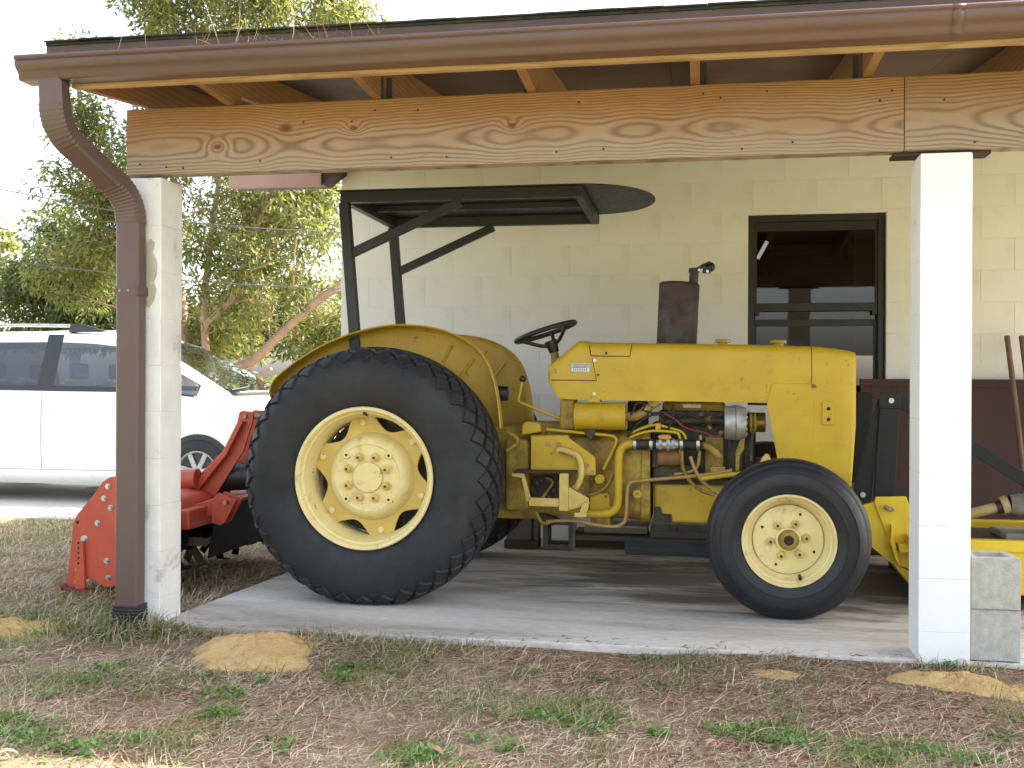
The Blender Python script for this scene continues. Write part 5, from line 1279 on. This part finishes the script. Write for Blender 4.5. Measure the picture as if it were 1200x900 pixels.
def fastmesh(name, V_, F_, mat, kind=None, parent=None):
    me = bpy.data.meshes.new(name); nf = len(F_); k = F_.shape[1]
    off = np.array(root_loc(parent)) if parent else np.zeros(3)
    me.vertices.add(len(V_)); me.vertices.foreach_set('co', (V_-off).astype(np.float32).ravel())
    me.loops.add(nf*k); me.loops.foreach_set('vertex_index', F_.astype(np.int32).ravel())
    me.polygons.add(nf); me.polygons.foreach_set('loop_start', np.arange(0,nf*k,k,dtype=np.int32)); me.polygons.foreach_set('loop_total', np.full(nf,k,dtype=np.int32))
    me.update(calc_edges=True); me.materials.append(MT[mat])
    o = bpy.data.objects.new(name, me); COL.objects.link(o)
    if parent: o.parent = parent
    if kind: o['kind'] = kind
    return o
def scatter(n, x0, x1, y0, y1): return rng.uniform(x0,x1,n), rng.uniform(y0,y1,n)
def keep(x, y, extra=None, pad=-.0, mk=.56):
    k = ~on_slab(x,y,pad) & ~((y > 4.42) & (y < 8.45) & (x < -3.25)) & ~in_mound(x,y,mk)
    if extra is not None: k &= extra
    return x[k], y[k]
# dry straw: dense near the camera, thinner on the far lawn
x, y = scatter(95000, -3.4, 1.9, -2.0, .02)
d = vnoise(x,y,3.2,1); x, y = keep(x, y, rng.random(len(x)) < .35+1.1*(d-.25)); n = len(x)
o = blades('dry_grass', x, y, rng.uniform(.022,.085,n), rng.uniform(.0014,.0034,n), rng.normal(.16,.26,n), rng.normal(.2,.5,n), 'straw'); tag(o, 'matted dry tan grass covering the lawn in the foreground', 'dry grass')
x, y = scatter(60000, -9, -2.2, -.2, 4.45); x2, y2 = scatter(9000, -14, -3, 8.5, 12); x, y = np.r_[x,x2], np.r_[y,y2]
x, y = keep(x, y); n = len(x)
o = blades('dry_grass', x, y, rng.uniform(.04,.12,n), rng.uniform(.003,.006,n), rng.normal(.35,.3,n), rng.normal(.4,.5,n), 'straw', nseg=2); tag(o, 'dry tan grass between the shed and the driveway', 'dry grass')
# red brown needles and bark bits
x, y = scatter(70000, -3.4, 1.9, -2.0, .02)
e = np.exp(-((y+.08)/.13)**2); d = vnoise(x,y,2.3,5)
x, y = keep(x, y, rng.random(len(x)) < np.clip(.95*e + 2.0*(d-.42), .06, 1)); n = len(x)
o = blades('leaf_litter', x, y, rng.uniform(.010,.045,n), rng.uniform(.002,.006,n), rng.normal(.05,.16,n), rng.normal(.1,.3,n), 'mulch', nseg=2); tag(o, 'red brown needles and bark litter along the slab edge', 'litter')
x, y = scatter(900, -2.2, 1.9, .0, .16); k_ = rng.random(len(x)) < np.exp(-y/.035); x, y = x[k_], y[k_]; n = len(x)
o = blades('leaf_litter', x, y, rng.uniform(.010,.05,n), rng.uniform(.0015,.005,n), rng.normal(.05,.1,n), rng.normal(.1,.3,n), 'mulch', z=np.full(n,.002), nseg=2); tag(o, 'scattered red brown litter blown onto the slab edge', 'litter')
# thin green grass in patches
x, y = scatter(52000, -3.4, 1.9, -2.0, .0); d = vnoise(x,y,2.6,11)*.65+vnoise(x,y,7,12)*.35
x, y = keep(x, y, (d > .48) & (rng.random(len(x)) < (d-.45)*2.6)); n = len(x)
o = blades('green_grass', x, y, rng.uniform(.03,.085,n), rng.uniform(.002,.0038,n), rng.normal(.75,.35,n), rng.normal(.9,.5,n), 'grass'); tag(o, 'thin patches of short green grass in the foreground lawn', 'grass')
x, y = scatter(38000, -9, -2.3, -.2, 4.45); d = vnoise(x,y,1.6,21)*.6+vnoise(x,y,5,22)*.4
x, y = keep(x, y, (d > .5) & (rng.random(len(x)) < (d-.45)*3)); n = len(x)
o = blades('green_grass', x, y, rng.uniform(.04,.10,n), rng.uniform(.003,.006,n), rng.normal(.8,.35,n), rng.normal(.9,.5,n), 'grass', nseg=2); tag(o, 'sparse green grass on the lawn left of the shed', 'grass')
# longer tufts round the downspout, pillars and slab edge
X_, Y_, L_ = [], [], []
for cx_, cy_, r_, k_, l_ in ((-2.42,-.12,.16,420,.20),(-2.62,-.10,.18,420,.20),(-2.25,-.06,.10,240,.18),(-2.80,.10,.22,420,.16),(-2.16,-.08,.14,200,.13),(-2.72,.45,.25,420,.14),(-3.05,.55,.3,380,.12),(-1.66,-.03,.05,40,.12),(-1.55,-.03,.06,60,.13),(-1.45,-.05,.07,50,.09),(1.02,-.06,.10,90,.11),(.86,-.05,.06,50,.10),(.36,-.05,.08,70,.08),(-2.5,.32,.18,300,.17),(-2.40,.8,.25,300,.12),(-2.95,-.35,.3,420,.12)):
    X_.append(rng.normal(cx_,r_*.6,k_)); Y_.append(rng.normal(cy_,r_*.5,k_)); L_.append(rng.uniform(.3,1.05,k_)*l_*.72)
x, y, l_ = (np.concatenate(q) for q in (X_,Y_,L_)); k_ = ~on_slab(x,y,.0) ; x, y, l_ = x[k_], y[k_], l_[k_]; h_ = rng.random(len(x)) < .55
for sel, mt, lb in ((h_,'grass','long green grass tufts round the downspout and pillar feet'),(~h_,'straw','long dead grass tufts round the downspout and pillar feet')):
    n = sel.sum(); o = blades('grass_tufts', x[sel], y[sel], l_[sel], rng.uniform(.003,.0055,n), rng.normal(1.0,.35,n), rng.normal(1.3,.6,n), mt, nseg=4); tag(o, lb, 'grass')
# bundles of pale straw lying in swathes
X_, Y_ = [], []
for _ in range(75):
    cx_, cy_ = rng.uniform(-2.8,1.6), -abs(rng.normal(0,.55))-.05; k_ = rng.integers(8,40)
    X_.append(rng.normal(cx_,.05,k_)); Y_.append(rng.normal(cy_,.03,k_))
x, y = np.concatenate(X_), np.concatenate(Y_); x, y = keep(x,y); n = len(x)
o = blades('straw_bundles', x, y, rng.uniform(.05,.14,n), rng.uniform(.0018,.0032,n), rng.normal(.3,.3,n), rng.normal(.7,.4,n), 'straw', nseg=4); tag(o, 'loose bundles of pale dead straw on the foreground lawn', 'dry grass')
# small leafy weeds in clusters
Vv, Ff = [], []
def weed_leaf(cx_, cy_, z, a, ln, tilt):
    d_ = np.array([math.cos(a)*math.cos(tilt), math.sin(a)*math.cos(tilt), math.sin(tilt)]); s_ = np.array([-math.sin(a), math.cos(a), 0])
    b = len(Vv); o_ = np.array([cx_,cy_,z])
    Vv.extend([o_, o_+d_*ln*.45+s_*ln*.30, o_+d_*ln, o_+d_*ln*.45-s_*ln*.30]); Ff.append((b,b+1,b+2,b+3))
spots = [(40,860,.13,260),(15,845,.08,120),(95,875,.12,160),(260,815,.10,110),(245,835,.06,60),(270,835,.05,40),(410,787,.07,90),(405,800,.05,50),(490,882,.10,130),(505,890,.06,70),(245,797,.05,40),(305,802,.02,18),(55,818,.03,20),(480,890,.07,70),(700,800,.05,40),(690,855,.10,120),(640,845,.09,110),(720,845,.08,60),(900,860,.14,210),(930,870,.10,110),(1020,885,.12,160),(1080,880,.10,130),(1140,890,.08,90),(770,860,.05,50),(850,855,.08,70),(1000,772,.03,30),(130,785,.14,150),(110,800,.08,80),(235,750,.04,40),(60,745,.2,160),(100,745,.14,160),(1110,790,.05,30),(620,795,.08,40),(560,870,.05,40),(330,870,.1,60),(160,865,.08,60),(1190,870,.1,60),(755,775,.06,30),(595,880,.05,40)]
for px, py, r_, k_ in spots:
    a_, b_ = px-600, py-450; u = (a_+b_*ROLL)/F; v = (-a_*ROLL+b_)/F; t = (-.045-CAM_H)/(-v); cx_, cy_ = t*(u*_c-_s), t*(u*_s+_c)-CAM_D
    for _ in range(k_):
        rx, ry = random.gauss(0,r_*.5), random.gauss(0,r_*.45); hz_ = gz(cx_+rx,cy_+ry)
        if cy_+ry > -.01 and cx_+rx > -2.33: continue
        hh = random.uniform(.002,.022)
        if random.random() < .6:
            a0 = random.uniform(0,6.28)
            for q in range(3): weed_leaf(cx_+rx, cy_+ry, hz_+hh, a0+q*2.09, random.uniform(.008,.014), random.uniform(-.1,.5))
        else: weed_leaf(cx_+rx, cy_+ry, hz_+hh*.5, random.uniform(0,6.28), random.uniform(.015,.032), random.uniform(.1,.9))
o = fastmesh('weeds', np.array(Vv), np.array(Ff), 'weed', 'stuff'); tag(o, 'small bright green clover like weeds dotted over the lawn', 'weeds')
# single dead leaves
for i, (px, py, ln, lab) in enumerate(((455,848,.055,'pale curled dead leaf lying in the open lawn'),(230,873,.06,'pinkish narrow dead leaf beside the clover patch'),(510,889,.07,'orange brown dead leaf among green weeds'),(575,765,.03,'pinkish round dead leaf near the slab edge'),(690,765,.05,'dark red dead leaf by the slab edge before the tractor'),(8,886,.06,'pale dead leaf beside the big clover patch'),(1008,832,.05,'tan dead leaf in the litter right of centre lawn'),(835,877,.05,'cream dead leaf in a patch of short grass'))):
    a_, b_ = px-600, py-450; u = (a_+b_*ROLL)/F; v = (-a_*ROLL+b_)/F; t = (-.045-CAM_H)/(-v); cx_, cy_ = t*(u*_c-_s), t*(u*_s+_c)-CAM_D; hz_ = gz(cx_,cy_)+.012
    m = MB(); az = random.uniform(-.8,.8); R_ = Matrix.Rotation(az,3,'Z')
    rows = [(0,.002,0),(.2,.16,.010),(.45,.2,.016),(.75,.13,.012),(1,.004,.002)]
    rings = [[Vector((cx_,cy_,hz_))+R_@Vector(((t_-.5)*ln, s_*w_*ln, z_+ (.006 if s_ else 0))) for s_ in (-1,0,1)] for t_, w_, z_ in rows]
    m.loft(rings, closed=False, cap=False); o = obj('dead_leaf', m, MT['dead_leaf'], loc=(cx_,cy_,hz_)); tag(o, lab, 'leaf')
# dead twigs and needles caught in the gutter
n = 240; x = rng.normal(-1.55,.22,n); y = rng.uniform(-.42,-.36,n)
o = blades('gutter_debris', x, y, rng.uniform(.05,.14,n), rng.uniform(.0015,.003,n), rng.normal(.15,.35,n), rng.normal(.4,.4,n), 'mulch', z=np.full(n,2.352), nseg=3); tag(o, 'red brown needles caught in the gutter', 'debris')
n = 26; x = rng.normal(-1.66,.20,n); y = rng.uniform(-.42,-.36,n)
o = blades('gutter_twigs', x, y, rng.uniform(.08,.26,n), rng.uniform(.002,.0035,n), rng.normal(1.0,.35,n), rng.normal(.3,.6,n), 'straw', z=np.full(n,2.35), nseg=4); tag(o, 'pale dead stalks sticking up from the gutter', 'debris')

# ------------------------------------------------------------------ trees
def crown_leaves(clumps, nleaf, rad, ln, wd, droop=.5):
    Vs, Fs = [], []; tot = 0
    for c, s in clumps:
        n = int(nleaf*s*rng.uniform(.6,1.3)); r = rad*(.7+.5*s)
        p = rng.normal(0, 1, (n,3)); p /= np.maximum(1e-6, np.linalg.norm(p,axis=1))[:,None]; p *= (rng.random(n)**.5)[:,None]*r; p[:,2] *= .8
        d = p/ r + rng.normal(0,.65,(n,3)); d[:,2] -= droop; d /= np.linalg.norm(d,axis=1)[:,None]
        q = rng.normal(0,1,(n,3)); s_ = np.cross(d,q); s_ /= np.linalg.norm(s_,axis=1)[:,None]
        l_ = ln*rng.uniform(.6,1.25,n)[:,None]; w_ = wd*rng.uniform(.7,1.3,n)[:,None]
        o_ = p + np.array(c)
        V_ = np.stack([o_, o_+d*l_*.4+s_*w_*.5, o_+d*l_, o_+d*l_*.4-s_*w_*.5],1).reshape(-1,3)
        Vs.append(V_); Fs.append(np.arange(tot,tot+4*n).reshape(-1,4)); tot += 4*n
    return np.concatenate(Vs), np.concatenate(Fs)
def tree(name, label, base, trunk_r, limbs, blobs, nleaf, rad, leafmat, ln=.13, wd=.032, lr=.06, group=None, barkmat='bark'):
    T = thing(name, base, label, 'tree', group)
    tips = []; tr_ = MB()
    for pts, r0, r1 in limbs:
        tr_.tube(pts, [r0, r1], 9, True, 5); P_ = [Vector(q) for q in pts]
        for a, b in zip(P_, P_[1:]):
            for k in range(4): tips.append(a.lerp(b, k/4))
        tips.append(P_[-1])
    clumps = []
    tw = MB()
    for c, rr, k in blobs:
        c = Vector(c)
        for _ in range(k):
            d = Vector((random.gauss(0,1),random.gauss(0,1),random.gauss(0,1))).normalized()*(random.random()**.45)
            p = c + Vector((d.x*rr[0], d.y*rr[1], d.z*rr[2])); clumps.append((tuple(p), random.uniform(.5,1.2)))
            q = min(tips, key=lambda t_: (t_-p).length + max(0,(t_.z-p.z))*1.2)
            if random.random() < .75 and (q-p).length < 3.2:
                mid = q.lerp(p,.5) + Vector((random.uniform(-.2,.2),random.uniform(-.2,.2),random.uniform(.0,.3)))
                L0 = (q-p).length; tw.tube([q, mid, p+Vector((random.uniform(-.15,.15),random.uniform(-.15,.15),.1))], [.008+.008*L0,.004], 5, True, 3)
                if random.random() < .5: tips.append(mid)
    obj('trunk', tr_, MT[barkmat], T, smooth=60); o = obj('twigs', tw, MT[barkmat], T, smooth=60); o['kind'] = 'stuff'
    V_, F_ = crown_leaves(clumps, nleaf, rad, ln, wd)
    fastmesh('crown', V_, F_, leafmat, 'stuff', T)
    return T
B = lambda px, py, Y: tuple(at(px,py,Y))
g0 = -.2
b0 = at(262,470,10); base = (b0.x-.15, 10.0, g0)
bz = Vector(base)
L1 = [tuple(bz), B(262,448,10), B(300,420,10), B(335,385,9.9), B(375,350,9.8), B(405,325,9.8), B(450,240,9.8)]
L2 = [tuple(bz+Vector((-.1,.1,0))), B(248,440,10.1), B(241,405,10.1), B(240,350,10.2), B(250,260,10.3), B(262,170,10.4), B(275,60,10.5), B(285,-60,10.6)]
L3 = [tuple(bz+Vector((-.25,.3,0))), B(222,440,10.5), B(216,390,10.6), B(205,300,10.7), B(190,200,10.8), B(185,80,10.8), B(190,-40,10.9)]
L4 = [B(240,380,10.1), B(275,345,10.0), B(290,300,9.9), B(320,210,9.8), B(345,110,9.8), B(370,10,9.8)]
L5 = [B(205,310,10.7), B(165,270,10.7), B(120,220,10.6), B(95,140,10.6), B(90,60,10.6)]
L6 = [B(262,446,10.05), B(280,446,9.8), B(300,441,9.5), B(318,432,9.3)]
tree('tan_barked_tree', 'large tan barked tree with leaning limb and sunlit drooping leaves beyond the minivan', base, .2,
     [(L1,.085,.045),(L2,.07,.02),(L3,.12,.03),(L4,.045,.015),(L5,.045,.012),(L6,.04,.02)],
     [(B(300,310,10.2),(1.15,1.3,1.15),85),(B(245,400,10.8),(.95,.8,.45),30),(B(335,140,10.2),(1.0,1.4,1.3),75),(B(215,150,10.4),(.95,1.3,1.3),70),(B(150,250,10.6),(.8,.9,1.0),60),(B(95,230,10.8),(.6,.8,.7),30),(B(100,310,11),(.8,.8,.6),36),(B(250,-70,10.4),(1.9,1.8,1.2),150),(B(330,20,10.2),(1.1,1.0,.5),40),(B(200,20,10.4),(.8,1.0,.5),30),(B(395,15,9.9),(.55,1.0,.55),24),(B(85,75,10.6),(.40,.5,.45),12),(B(105,150,10.5),(.45,.6,.6),20),(B(370,260,10.0),(.5,.9,1.0),30),(B(385,395,10.4),(.5,.8,.6),24)],
     115, .26, 'leaf_main')
b1 = at(85,470,13.5)
tree('green_tree', 'dense green tree behind the roof rail of the minivan', (b1.x, 13.5, g0), .15,
     [([(b1.x,13.5,g0), B(88,400,13.5), B(80,350,13.5), B(85,280,13.5)],.11,.04),([B(88,400,13.5), B(120,350,13.3), B(140,300,13.2)],.06,.02),([B(86,390,13.5), B(50,350,13.6), B(30,320,13.7)],.06,.02)],
     [(B(85,320,13.5),(1.0,1.0,.75),50),(B(130,350,13.3),(.9,.9,.75),50),(B(35,345,13.6),(.7,.8,.6),34),(B(75,275,13.5),(.5,.6,.4),12),(B(100,390,13.5),(1.5,.9,.35),40)],
     120, .30, 'leaf_dark', .15, .045, group=None)
b2 = at(-22,470,17)
tree('yellow_tree', 'small yellow green tree at the far edge of the garden', (b2.x, 17, g0), .12,
     [([(b2.x,17,g0), B(-22,380,17), B(-14,300,17)],.10,.03)],
     [(B(-18,285,17),(.5,.6,.45),16),(B(-25,330,17),(.7,.7,.6),20)],
     110, .30, 'leaf_yellow', .17, .06)
b3 = at(240,470,14.5)
tree('background_tree', 'shaded background tree behind the tan barked trunks', (b3.x, 14.5, g0), .14,
     [([(b3.x,14.5,g0), B(235,400,14.5), B(245,300,14.5)],.12,.04),([B(235,410,14.5), B(320,360,14.5), B(370,330,14.5)],.06,.02)],
     [(B(240,380,14.5),(1.5,.8,.6),50),(B(340,370,14.5),(1.2,.8,.75),44),(B(300,250,14.8),(1.7,.8,1.0),34)],
     115, .33, 'leaf_dark', .16, .05)
# far hedge line closing the view below the crowns
hx = [at(px,445,26) for px in range(-60,480,9)]
clumps = [((p.x+random.uniform(-.2,.2), 26+random.uniform(-.6,.6), g0+random.uniform(.1,1.15)), random.uniform(.7,1.2)) for p in hx for _ in range(4) if random.random() < .8]
V_, F_ = crown_leaves(clumps, 110, .36, .17, .06); o = fastmesh('far_hedge', V_, F_, 'leaf_yellow', 'stuff'); tag(o, 'low sunlit hedge far behind the trees', 'hedge')

# ------------------------------------------------------------------ overhead cables
def cable(pts, lab):
    m = MB().tube([at(px,py,8.9) for px,py in pts], .008, 6, True, 5); o = obj('overhead_cable', m, MT['wire'], smooth=60); tag(o, lab, 'cable')
cable([(-260,150),(-120,196),(7,223),(138,248),(213,259.5),(300,267),(399,272.5),(520,274),(640,272)], 'upper grey utility cable sagging across the tree foliage')
cable([(-260,240),(-120,280),(0,304),(136,320.5),(213,328.5),(300,334),(399,338.5),(520,339),(640,336)], 'lower grey utility cable sagging across the tree foliage')
